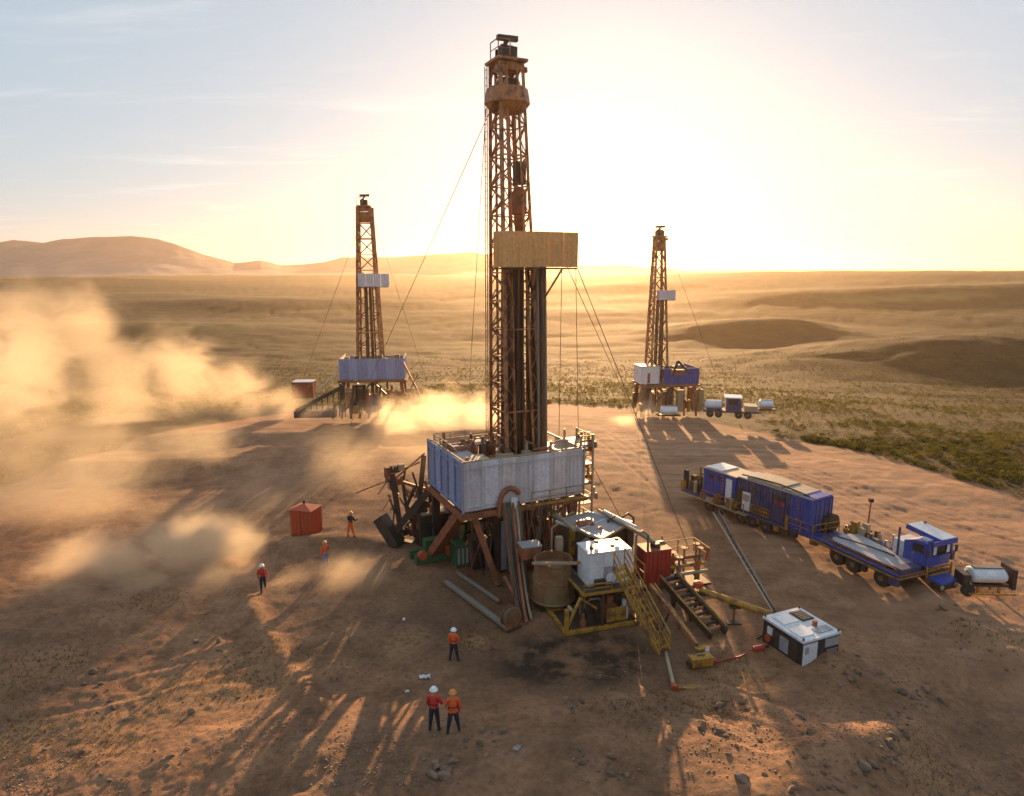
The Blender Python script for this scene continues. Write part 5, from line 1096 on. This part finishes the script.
def person(px, py, h, face, label, jacket, trousers, hat, stride=0.0, arm=(0.1, 0.1), elbow=(0.5, 0.5), lean=0.0, spread=.06, bib=None, z=None):
    """continuous skinned body; face = heading in degrees (0 looks away from the camera)"""
    g = GT(px, py) if z is None else G(px, py, z)
    t = thing('person', label, 'person', g, R(-face))
    V, Rd, E, tagv = [], [], [], []
    def add(p, r, par=None, k='j'):
        V.append(Vector(p)); Rd.append(r); tagv.append(k)
        if par is not None: E.append((par, len(V) - 1))
        return len(V) - 1
    ly = math.sin(lean)
    pel = add((0, 0, .525), (.098, .075), None, 't')
    wst = add((0, ly * .09, .61), (.092, .070), pel); ch = add((0, ly * .2, .72), (.108, .078), wst)
    nb = add((0, ly * .27, .815), (.060, .052), ch); nk = add((0, ly * .29 + .005, .845), (.036, .036), nb, 's')
    hd = add((0, ly * .31 + .014, .895), (.054, .060), nk, 's'); add((0, ly * .32 + .01, .955), (.046, .052), hd, 's'); add((0, ly * .31 + .072, .893), (.012, .014), hd, 's')
    for i, s in enumerate((-1, 1)):
        st = stride * s
        hip = add((s * .052, 0, .50), (.064, .066), pel, 't')
        kn = add((s * (.05 + spread * .4), math.sin(st) * .235 + max(0, st) * .03, .505 - math.cos(st) * .235), (.045, .048), hip, 't')
        ank = Vector((s * (.05 + spread * .8), math.sin(st) * .44 - max(0, -st) * .04, .045 + max(0, -st) * .06))
        ak = add(ank, (.030, .032), kn, 't'); he = add(ank + Vector((0, -.012, -.022)), (.030, .026), ak, 'b'); add(ank + Vector((s * .012, .085, -.026)), (.030, .020), he, 'b')
        sh = add((s * .105, ly * .25, .79), (.048, .046), nb)
        a, e = arm[i], elbow[i]
        el = Vector((s * .145, ly * .25 + math.sin(a) * .17, .79 - math.cos(a) * .17)); elb = add(el, (.036, .037), sh)
        wr = el + Vector((-s * .02 * e, math.sin(a + e) * .145, -math.cos(a + e) * .145)); w_ = add(wr, (.025, .025), elb)
        d = (wr - el).normalized(); pm = add(wr + d * .035, (.022, .013), w_, 's'); pe = add(wr + d * .058, (.021, .011), pm, 's')
        up = Vector((1, 0, 0)); sd = d.cross(up).normalized()
        for q in range(4):
            o = sd * ((q - 1.5) * .0125); f1 = add(wr + d * .075 + o, (.0058, .0058), pe, 's'); L_ = (.030, .038, .035, .026)[q]
            f2 = add(wr + d * (.075 + L_ * .6) + o + up * (-s * .006), (.0054, .0054), f1, 's'); add(wr + d * (.075 + L_) + o + up * (-s * .018), (.0046, .0046), f2, 's')
        th = add(wr + d * .04 + sd * .030, (.0065, .0065), pm, 's'); add(wr + d * .066 + sd * .038 + up * (-s * .008), (.0056, .0056), th, 's')
    me = bpy.data.meshes.new('body'); me.from_pydata([tuple(v * h) for v in V], E, []); me.update()
    ob = bpy.data.objects.new('body', me); col.objects.link(ob)
    md = ob.modifiers.new('skin', 'SKIN'); md.use_smooth_shade = True
    for sv, r_ in zip(me.skin_vertices[0].data, Rd): sv.radius = (r_[0] * h, r_[1] * h)
    me.skin_vertices[0].data[pel].use_root = True
    sb = ob.modifiers.new('sub', 'SUBSURF'); sb.levels = sb.render_levels = 1
    dg = bpy.context.evaluated_depsgraph_get(); fin = bpy.data.meshes.new_from_object(ob.evaluated_get(dg)); bpy.data.objects.remove(ob)
    fin.name = 'body'; fin.materials.clear()
    for m in (jacket, trousers, M_skin, M_boot): fin.materials.append(m)
    K = {'j': 0, 't': 1, 's': 2, 'b': 3}; VA = np.array([tuple(v * h) for v in V])
    for p in fin.polygons:
        c = np.array(p.center); best = (1e9, 0)
        for a, b in E:
            ab = VA[b] - VA[a]; u = np.clip(np.dot(c - VA[a], ab) / max(1e-9, ab @ ab), 0, 1); dd = np.sum((c - VA[a] - u * ab) ** 2)
            if dd < best[0]: best = (dd, a if u < .5 else b, )
        k = tagv[best[1]]; p.material_index = K[k]
    b = link('body', fin, t)
    hp = Vector((0, ly * .32 + .01, .935)) * h
    q = MB(); q.lathe([(.088 * h, -.012 * h), (.090 * h, -.004 * h), (.070 * h, .002 * h), (.067 * h, .030 * h), (.050 * h, .052 * h), (.02 * h, .062 * h)], hp + Vector((0, 0, .005 * h)), 16); q.sm = [True] * len(q.f); q.build('hard_hat', hat, t)
    bnd = MB(); cc = Vector((0, ly * .12, .64)) * h
    bnd.lathe([(.104 * h, -.012 * h), (.106 * h, .012 * h)], (0, 0, 0), 18); bnd.v = [(x + cc.x, y * .78 + cc.y, z + cc.z) for x, y, z in bnd.v]; bnd.f = bnd.f[:18]; bnd.sm = bnd.sm[:18]; bnd.mi = bnd.mi[:18]; bnd.build('belt', trousers, t)
    if bib is not None:
        bb = MB(); bb.lathe([(.112 * h, -.05 * h), (.118 * h, .02 * h)], (0, 0, 0), 18); bb.v = [(x, y * .8 + ly * .1 * h, z + .575 * h) for x, y, z in bb.v]; bb.f = bb.f[:18]; bb.sm = bb.sm[:18]; bb.mi = bb.mi[:18]; bb.build('tool_belt', bib, t)
    return t
person(434.5, 731, 2.02, 12, 'worker in a dark red jacket and navy trousers with a white hard hat', M_jred, M_navy, M_hatw, 0.05, (.1, .25), (.5, .9), spread=.05)
person(453.5, 733, 1.93, -10, 'worker in a bright orange jacket standing beside the dark red jacket', M_jor, M_navy, M_hato, 0.08, (.3, .05), (.7, .4), lean=.08, spread=.10, bib=M_jor)
person(454, 661, 1.86, 20, 'lone worker in orange with a white hard hat standing before the fat grey pipe', M_jor, M_navy, M_hatw, 0.06, (-.1, .15), (.35, .5), spread=.08)
person(263.5, 591, 1.84, 160, 'worker in a red jacket walking through the low dust away from the cabin', M_jred, M_navy, M_hatw, 0.38, (.5, -.4), (.5, .3), lean=.06, spread=.02)
person(326, 567, 1.86, -25, 'worker in orange top and pale blue trousers wading in the dust cloud', M_jor, M_bluec, M_hato, 0.30, (-.3, .5), (.3, .6), lean=.1, spread=.03)
person(351, 537, 2.0, 30, 'worker with a dark vest over orange clothes standing behind the dust by the cabin', M_navy, M_jor, M_hato, 0.10, (.2, .5), (.6, 1.1), lean=.05, spread=.08)

# ------------------------------------------------------------------ stones, litter, scrub
def rock_mesh(seed, sub=2):
    bm = bmesh.new(); bmesh.ops.create_icosphere(bm, subdivisions=sub, radius=1); r = random.Random(seed)
    cuts = [(Vector((r.gauss(0, 1), r.gauss(0, 1), r.gauss(0, 1))).normalized(), r.uniform(.55, .9)) for _ in range(9)]
    for v in bm.verts:
        for n, d in cuts:
            k = v.co.dot(n)
            if k > d: v.co -= n * (k - d)
        v.co.x *= 1.15; v.co.z *= .72; v.co += Vector((r.uniform(-.04, .04), r.uniform(-.04, .04), r.uniform(-.04, .04)))
    me = bpy.data.meshes.new('rock'); bm.to_mesh(me); bm.free(); return me
def stone_material(name, c0, c1):
    m, nt, b = new_mat(name); oi = N(nt, 'ShaderNodeObjectInfo'); g = N(nt, 'ShaderNodeNewGeometry'); n = N(nt, 'ShaderNodeTexNoise', Scale=2.3, Detail=5.0); nt.links.new(g.outputs['Position'], n.inputs['Vector'])
    nt.links.new(ramp(nt, n.outputs[0], [(0.35, c0), (0.68, c1)]).outputs[0], b.inputs['Base Color']); b.inputs['Roughness'].default_value = .9; return m
M_rock = stone_material('rock', (0.10, 0.058, 0.036), (0.26, 0.165, 0.105)); M_grav = stone_material('gravel', (0.11, 0.068, 0.045), (0.33, 0.235, 0.165))
rocks = [rock_mesh(k) for k in range(6)]
for m in rocks: m.materials.append(M_rock)
def scatter_rocks():
    r = random.Random(77); lines = [((810, 655), (930, 695)), ((930, 695), (865, 770)), ((690, 690), (860, 795)), ((815, 660), (920, 700)), ((920, 690), (880, 765)), ((880, 765), (830, 790)), ((740, 690), (850, 790)), ((700, 715), (770, 790)), ((580, 765), (630, 772)), ((430, 775), (450, 765)), ((100, 720), (250, 690)), ((60, 770), (200, 760)), ((30, 640), (120, 700)), ((560, 705), (700, 730)), ((940, 600), (1010, 670)), ((470, 728), (500, 742)), ((200, 620), (240, 660))]
    for k in range(260):
        (a, b) = lines[k % len(lines)]; u = r.random(); px, py = a[0] + (b[0] - a[0]) * u + r.gauss(0, 10), a[1] + (b[1] - a[1]) * u + r.gauss(0, 8)
        p = GT(px, min(py, 812)); s = .07 + .11 * r.random() ** 2.5 + (.12 if k % 19 == 0 else 0)
        o = link('rock', rocks[k % 6]); o.location = p + Vector((0, 0, s * .25)); o.scale = (s * r.uniform(.8, 1.3), s, s * r.uniform(.7, 1.1)); o.rotation_euler = (r.uniform(-.4, .4), r.uniform(-.4, .4), r.uniform(0, 6))
        tag(o, 'loose brown rock lying among others on the rough dirt', 'rock', 'loose rocks on the dirt')
    for (px, py, s) in ((433, 776, .22), (446, 770, .2), (437, 768, .16), (466, 741, .15), (925, 690, .24), (890, 745, .24), (905, 735, .2), (872, 765, .2), (800, 718, .22)):
        p = GT(px, py); o = link('rock', rocks[int(px) % 6]); o.location = p + Vector((0, 0, s * .2)); o.scale = (s * 1.2, s, s); o.rotation_euler = (.2, .1, px)
        tag(o, 'larger dark clod of rock and earth on the dirt', 'rock', 'loose rocks on the dirt')
scatter_rocks()
def joined(name, base_v, base_f, P, S, A, mat, label, tint=None):
    """many small pieces as one mesh: base shape placed at P with scale S and turn A (numpy)"""
    nb, n = len(base_v), len(P); bv = np.array(base_v); bf = np.array(base_f)
    c, s = np.cos(A)[:, None], np.sin(A)[:, None]; S = S.reshape(n, -1) if S.ndim > 1 else np.repeat(S[:, None], 3, 1)
    x, y, z = bv[None, :, 0] * S[:, :1], bv[None, :, 1] * S[:, 1:2], bv[None, :, 2] * S[:, 2:3]
    co = np.stack([x * c - y * s + P[:, :1], x * s + y * c + P[:, 1:2], z + P[:, 2:3]], -1).reshape(-1, 3)
    fi = (bf[None] + (np.arange(n) * nb)[:, None, None]).reshape(-1, bf.shape[1])
    me = bpy.data.meshes.new(name); k = bf.shape[1]
    me.vertices.add(len(co)); me.vertices.foreach_set('co', co.astype(np.float32).ravel()); me.loops.add(fi.size); me.loops.foreach_set('vertex_index', fi.ravel().astype(np.int32)); me.polygons.add(len(fi)); me.polygons.foreach_set('loop_start', np.arange(0, fi.size, k, dtype=np.int32)); me.update()
    if tint is not None: a = me.attributes.new('tint', 'FLOAT', 'POINT'); a.data.foreach_set('value', np.repeat(tint, nb).astype(np.float32))
    me.materials.append(mat); o = link(name, me); o['kind'] = 'stuff'; o['label'] = label; return o
def scatter_gravel():
    bm = bmesh.new(); bmesh.ops.create_icosphere(bm, subdivisions=1, radius=1); r = random.Random(4)
    for v in bm.verts: v.co *= r.uniform(.65, 1.15); v.co.z *= .5
    bm.verts.index_update(); bv = [tuple(v.co) for v in bm.verts]; bf = [tuple(v.index for v in f.verts) for f in bm.faces]; bm.free()
    n = 60000; Y = 22 + 36 * rng.random(n) ** 1.35; X = (rng.random(n) - .5) * 2 * .86 * Y
    dens = np.clip(fbm(X / 5, Y / 5, 91, 4) * 1.6 + .35, .04, 1) * (1 - .75 * np.exp(-(((X - 3) / 14) ** 2 + ((Y - 42) / 8) ** 2)))
    wp = G(575, 655); dens = dens * (1 - .95 * np.exp(-(((X - wp.x) / 6.5) ** 2 + ((Y - wp.y) / 4.2) ** 2)))
    keep = rng.random(n) < dens; X, Y = X[keep], Y[keep]; s = .016 + .030 * rng.random(len(X)) ** 3 * (1.1 - Y / 75) * 2
    P = np.stack([X, Y, terrain(X, Y) + s * .3], 1); joined('gravel', bv, bf, P, s, rng.random(len(X)) * 6.28, M_grav, 'gravel and small stones strewn over the dirt')
scatter_gravel()
def crumpled(px, py, s, mat, label, seed):
    r = random.Random(seed); g = GT(px, py); m = MB(); n = 6; pts = [[Vector(((i / (n - 1) - .5) * s * (1 + .2 * r.random()), (j / (n - 1) - .5) * s * .6, abs(r.gauss(0, .14)) * s + .02)) for i in range(n)] for j in range(n)]
    for j in range(n - 1):
        for i in range(n - 1): m.quad(pts[j][i], pts[j][i + 1], pts[j + 1][i + 1], pts[j + 1][i])
    o = m.build('plastic_sheet', mat); md = o.modifiers.new('thick', 'SOLIDIFY'); md.thickness = .015; o.location = g; o.rotation_euler = (0, 0, r.uniform(0, 3)); tag(o, label, 'litter')
crumpled(425, 678, .5, M_white, 'crumpled white plastic sheet on the dirt above the two workers', 1); crumpled(404, 620, .25, M_white, 'small white scrap of plastic on the dirt below the dust', 2)
crumpled(517, 749, .3, M_grey, 'crumpled grey blue scrap on the dirt beside the two workers', 3); crumpled(407, 692, .18, M_white, 'tiny white paper scrap lying beside the plastic sheet', 4)

def leaf_material(name, c0, c1):
    m = bpy.data.materials.new(name); m.use_nodes = True; nt = m.node_tree; nt.nodes.clear(); L = nt.links.new
    out = nt.nodes.new('ShaderNodeOutputMaterial'); g = N(nt, 'ShaderNodeNewGeometry'); n = N(nt, 'ShaderNodeTexNoise', Scale=.35, Detail=4.0); L(g.outputs['Position'], n.inputs['Vector'])
    r = ramp(nt, n.outputs[0], [(0.35, c0), (0.65, c1)]); d = N(nt, 'ShaderNodeBsdfDiffuse'); t = N(nt, 'ShaderNodeBsdfTranslucent'); L(r.outputs[0], d.inputs[0]); L(r.outputs[0], t.inputs[0])
    mx = N(nt, 'ShaderNodeMixShader'); mx.inputs[0].default_value = .38; L(d.outputs[0], mx.inputs[1]); L(t.outputs[0], mx.inputs[2]); L(mx.outputs[0], out.inputs['Surface']); return m
M_leaf = leaf_material('scrub_leaf', (0.055, 0.060, 0.014), (0.17, 0.145, 0.036)); M_dry = leaf_material('dry_grass_blade', (0.16, 0.10, 0.035), (0.30, 0.20, 0.075))
def shrub_geo(seed, n, spiky=False):
    r = random.Random(seed); V, F = [], []
    lob_ = [(Vector((r.uniform(-.45, .45), r.uniform(-.45, .45), r.uniform(.25, .55))), r.uniform(.3, .5)) for _ in range(5)]
    for k in range(n):
        c, rr = lob_[k % 5]; u = Vector((r.gauss(0, 1), r.gauss(0, 1), r.gauss(0, .8) + .3)).normalized(); p = c + u * rr * r.uniform(.6, 1.05); p.z = max(p.z, .03)
        a = Vector((r.gauss(0, 1), r.gauss(0, 1), r.gauss(0, 1))).normalized() * r.uniform(.09, .17); b = u.cross(a).normalized() * r.uniform(.06, .12); tip = p + u * r.uniform(.10, .22)
        o = len(V); V += [tuple(p - a), tuple(p + a), tuple(tip + b)]; F.append((o, o + 1, o + 2))
    return V, F
def scrub():
    geos = [shrub_geo(k, 120) for k in range(6)]; meshes = []
    for V, F in geos:
        me = bpy.data.meshes.new('shrub'); me.from_pydata(V, [], F); me.materials.append(M_leaf); me.update(); meshes.append(me)
    n = 95000; Y = 40 + 260 * rng.random(n) ** 1.5; X = (rng.random(n) - .5) * 2 * .86 * Y
    e = Y - bound_y(X); nz = fbm(X / 14, Y / 10, 101, 3)
    prob = np.where(e < .5, 0, np.where(e < 3.2, 1.9 * sstep(-.45, .1, fbm(X / 3, Y / 3, 111, 2)), (.16 + .80 * sstep(-.15, .40, nz + .25 * sstep(20, 45, e))))) * (1 - sstep(140, 300, Y)) ** .5
    pad2 = AT(330, 420, 90); inpad = (np.abs(X - pad2.x + 8) < 33) & (np.abs(Y - pad2.y - 5) < 15)
    pad3 = (np.abs(X - 22) < 13) & (np.abs(Y - 97) < 6)
    k = (rng.random(n) < prob * .95) & ~inpad & ~pad3; X, Y, e = X[k], Y[k], e[k]
    s = (.22 + .40 * rng.random(len(X)) ** 2) * np.where(e < 4, 1.15, 1.0); Z = terrain(X, Y)
    inv = (np.abs(X / Y) < .77); big = np.where(inv, s / np.hypot(X, Y), 0); order = np.argsort(-big); near, rest = order[:290], order[290:]
    for i, q in enumerate(near):
        o = link('shrub', meshes[i % 6]); o.location = (X[q], Y[q], Z[q] - .03); o.scale = (s[q] * 1.15, s[q] * 1.15, s[q]); o.rotation_euler = (0, 0, rng.random() * 6.28)
        if e[q] < 4: tag(o, 'low olive shrub in the row fringing the edge of the dirt', 'shrub', 'shrubs fringing the dirt')
        else: tag(o, 'low olive shrub standing out in the scrub field', 'shrub', 'shrubs in the scrub field')
    V, F = shrub_geo(9, 34); P = np.stack([X[rest], Y[rest], Z[rest]], 1)
    joined('scrub', V, F, P, s[rest] * 1.25, rng.random(len(rest)) * 6.28, M_leaf, 'low scrub covering the plain beyond the dirt')
    # dry grass tufts in the rough foreground
    V, F = [], []; r = random.Random(2)
    for q in range(9):
        a = r.uniform(0, 6.28); d = Vector((math.cos(a), math.sin(a), 0)); o = len(V); V += [tuple(d.cross(Vector((0, 0, 1))) * .05 + d * .05), tuple(d.cross(Vector((0, 0, 1))) * -.05 + d * .05), tuple(d * r.uniform(.2, .5) + Vector((0, 0, r.uniform(.6, 1))))]; F.append((o, o + 1, o + 2))
    n = 3200; ctr = [G(px, py) for px, py in ((925, 772), (250, 690), (180, 690), (110, 745), (275, 650), (20, 740), (480, 640), (735, 675), (710, 712), (60, 660), (995, 640), (950, 570), (30, 690), (150, 600), (640, 720))]
    c = np.array([tuple(ctr[i % len(ctr)]) for i in range(n)]); X = c[:, 0] + rng.normal(0, 1.3, n); Y = c[:, 1] + rng.normal(0, 1.1, n)
    joined('dry_grass', V, F, np.stack([X, Y, terrain(X, Y)], 1), .08 + .14 * rng.random(n) ** 2, rng.random(n) * 6.28, M_dry, 'tufts of dry grass in the rough dirt')
scrub()



# ------------------------------------------------------------------ air
def volume_mat(name, color, g, density=None):
    m = bpy.data.materials.new(name); m.use_nodes = True; nt = m.node_tree; nt.nodes.clear()
    out = nt.nodes.new('ShaderNodeOutputMaterial'); v = nt.nodes.new('ShaderNodeVolumePrincipled')
    v.inputs['Color'].default_value = (*color, 1); v.inputs['Anisotropy'].default_value = g
    if density is not None: v.inputs['Density'].default_value = density
    nt.links.new(v.outputs[0], out.inputs['Volume'])
    return m, nt, v
def build_haze():
    bm = bmesh.new(); bmesh.ops.create_cube(bm, size=1)
    x0, x1, y0, y1, z0, z1 = -6800, 6800, -9200, 9200, -40, 158
    for v in bm.verts: v.co = Vector((x0 if v.co.x < 0 else x1, y0 if v.co.y < 0 else y1, z0 if v.co.z < 0 else z1))
    me = bpy.data.meshes.new('haze'); bm.to_mesh(me); bm.free()
    m, nt, v = volume_mat('air', (0.96, 0.75, 0.50), 0.66, 0.000088)
    me.materials.append(m); o = bpy.data.objects.new('haze', me); col.objects.link(o); o['kind'] = 'stuff'; o['label'] = 'golden haze hanging over the whole plain'
build_haze()

def dust(label, lobes, nscale, thresh=(0.36, 0.62), dens=0.2, seed=0.0, step=0.3):
    """lobes: (centre, (rx, ry, rz), weight); soft ellipsoids broken up by noise"""
    src = bmesh.new(); bmesh.ops.create_icosphere(src, subdivisions=2, radius=1.25); dirs = [v.co.copy() for v in src.verts]; src.free()
    bm = bmesh.new()
    for c, r_, w in lobes:
        for d in dirs: bm.verts.new(Vector((d.x * r_[0], d.y * r_[1], d.z * r_[2])) + Vector(c))
    res = bmesh.ops.convex_hull(bm, input=bm.verts)
    bmesh.ops.delete(bm, geom=[v for v in bm.verts if not v.link_faces], context='VERTS')
    bmesh.ops.recalc_face_normals(bm, faces=bm.faces)
    me = bpy.data.meshes.new('dust_cloud'); bm.to_mesh(me); bm.free()
    m, nt, v = volume_mat('dust', (0.98, 0.86, 0.68), 0.55)
    L = nt.links.new
    pos = N(nt, 'ShaderNodeNewGeometry').outputs['Position']
    nz = N(nt, 'ShaderNodeTexNoise', Scale=nscale, Detail=8.0, Roughness=0.62, Distortion=1.3)
    mp = N(nt, 'ShaderNodeMapping'); mp.inputs['Location'].default_value = (seed, seed * 1.7, seed * 0.6); mp.inputs['Rotation'].default_value = (0, R(28), R(20)); mp.inputs['Scale'].default_value = (0.75, 1, 1.1)
    L(pos, mp.inputs['Vector']); L(mp.outputs[0], nz.inputs['Vector'])
    acc = None
    for c, r_, w in lobes:
        s = N(nt, 'ShaderNodeVectorMath', _operation='SUBTRACT'); L(pos, s.inputs[0]); s.inputs[1].default_value = c
        d = N(nt, 'ShaderNodeVectorMath', _operation='DIVIDE'); L(s.outputs[0], d.inputs[0]); d.inputs[1].default_value = r_
        l = N(nt, 'ShaderNodeVectorMath', _operation='LENGTH'); L(d.outputs[0], l.inputs[0])
        r = N(nt, 'ShaderNodeMapRange', _interpolation_type='SMOOTHSTEP'); L(l.outputs['Value'], r.inputs['Value'])
        r.inputs['From Min'].default_value = 0.15; r.inputs['From Max'].default_value = 1.2; r.inputs['To Min'].default_value = w; r.inputs['To Max'].default_value = 0
        if acc is None: acc = r.outputs[0]
        else:
            a = N(nt, 'ShaderNodeMath', _operation='MAXIMUM'); L(acc, a.inputs[0]); L(r.outputs[0], a.inputs[1]); acc = a.outputs[0]
    # erode: noise must beat 1 - envelope
    a = N(nt, 'ShaderNodeMath', _operation='MULTIPLY_ADD'); L(acc, a.inputs[0]); a.inputs[1].default_value = 0.30; L(nz.outputs[0], a.inputs[2])
    r = N(nt, 'ShaderNodeMapRange', _interpolation_type='SMOOTHSTEP'); L(a.outputs[0], r.inputs['Value'])
    r.inputs['From Min'].default_value = thresh[0] + 0.18; r.inputs['From Max'].default_value = thresh[1] + 0.24
    e = N(nt, 'ShaderNodeMath', _operation='MULTIPLY'); L(r.outputs[0], e.inputs[0]); L(acc, e.inputs[1])
    f = N(nt, 'ShaderNodeMath', _operation='MULTIPLY'); L(e.outputs[0], f.inputs[0]); f.inputs[1].default_value = dens
    L(f.outputs[0], v.inputs['Density'])
    m.cycles.volume_step_rate = step
    me.materials.append(m); o = bpy.data.objects.new('dust_cloud', me); col.objects.link(o)
    o['kind'] = 'stuff'; o['label'] = label; o['category'] = 'dust'
    return o
def lob(px, py, Y, rx, ry, rz, w=1.0): return (tuple(AT(px, py, Y)), (rx, ry, rz), w)
dust('golden dust drifting low round the walking workers', [lob(355, 590, 41.5, 4.0, 3.4, 2.9, 1.0), lob(295, 602, 41, 4.0, 3, 2.2, 1.0), lob(225, 590, 42, 4.5, 4, 2.6, 1.0), lob(150, 600, 41.5, 5.5, 4, 2.8, 1.0), lob(75, 612, 40.5, 5, 3.5, 3.0, 1.0), lob(200, 550, 45, 6.5, 4, 3.4, 1.0), lob(110, 570, 44, 6, 4, 3.2, 1.0)], 0.26, thresh=(.34, .52), dens=0.42, seed=3.1)
dust('pale dust rolling up behind the red cabin', [lob(415, 440, 62, 6, 5, 4.5, 0.75), lob(340, 465, 60, 7, 5, 5.0, .75), lob(265, 490, 57, 6, 4, 5, .85), lob(205, 520, 54, 6, 4, 4.5, .8), lob(60, 500, 56, 11, 6, 8, 1.0), lob(0, 410, 60, 11, 6, 10, 1.0), lob(110, 450, 62, 9, 5, 6, 0.9), lob(200, 440, 66, 9, 5, 3.5, .85)], 0.17, thresh=(.35, .56), dens=0.065, seed=11.4)
dust('tall dust plume blowing away from the rig with the unbroken pale wall', [lob(282, 402, 90, 4, 4, 3.5, 1.0), lob(240, 388, 92, 7, 5, 5.5, 1.0), lob(180, 372, 94, 8, 6, 9, 1.0), lob(120, 390, 95, 10, 6, 9, 0.95), lob(85, 325, 96, 7, 5, 10, 1.0), lob(20, 355, 96, 13, 6, 13, 1.0), lob(330, 412, 84, 6, 4, 2.2, .8)], 0.15, thresh=(.36, .55), dens=0.10, seed=23.7)
dust('bright dust blown over the ground behind the tall rig', [lob(390, 416, 80, 6, 4, 3.4, 1.0), lob(440, 408, 78, 6, 4, 3.8, 1.0), lob(482, 412, 78, 5, 4, 3.2, 1.0)], 0.22, dens=0.2, seed=31.0)
dust('small dust puff by the rig with the blue wind wall', [lob(648, 410, 90, 2.2, 2, 2.4, 1.0), lob(625, 420, 90, 3, 2, 1.2, 0.8)], 0.5, dens=0.3, seed=41.0)
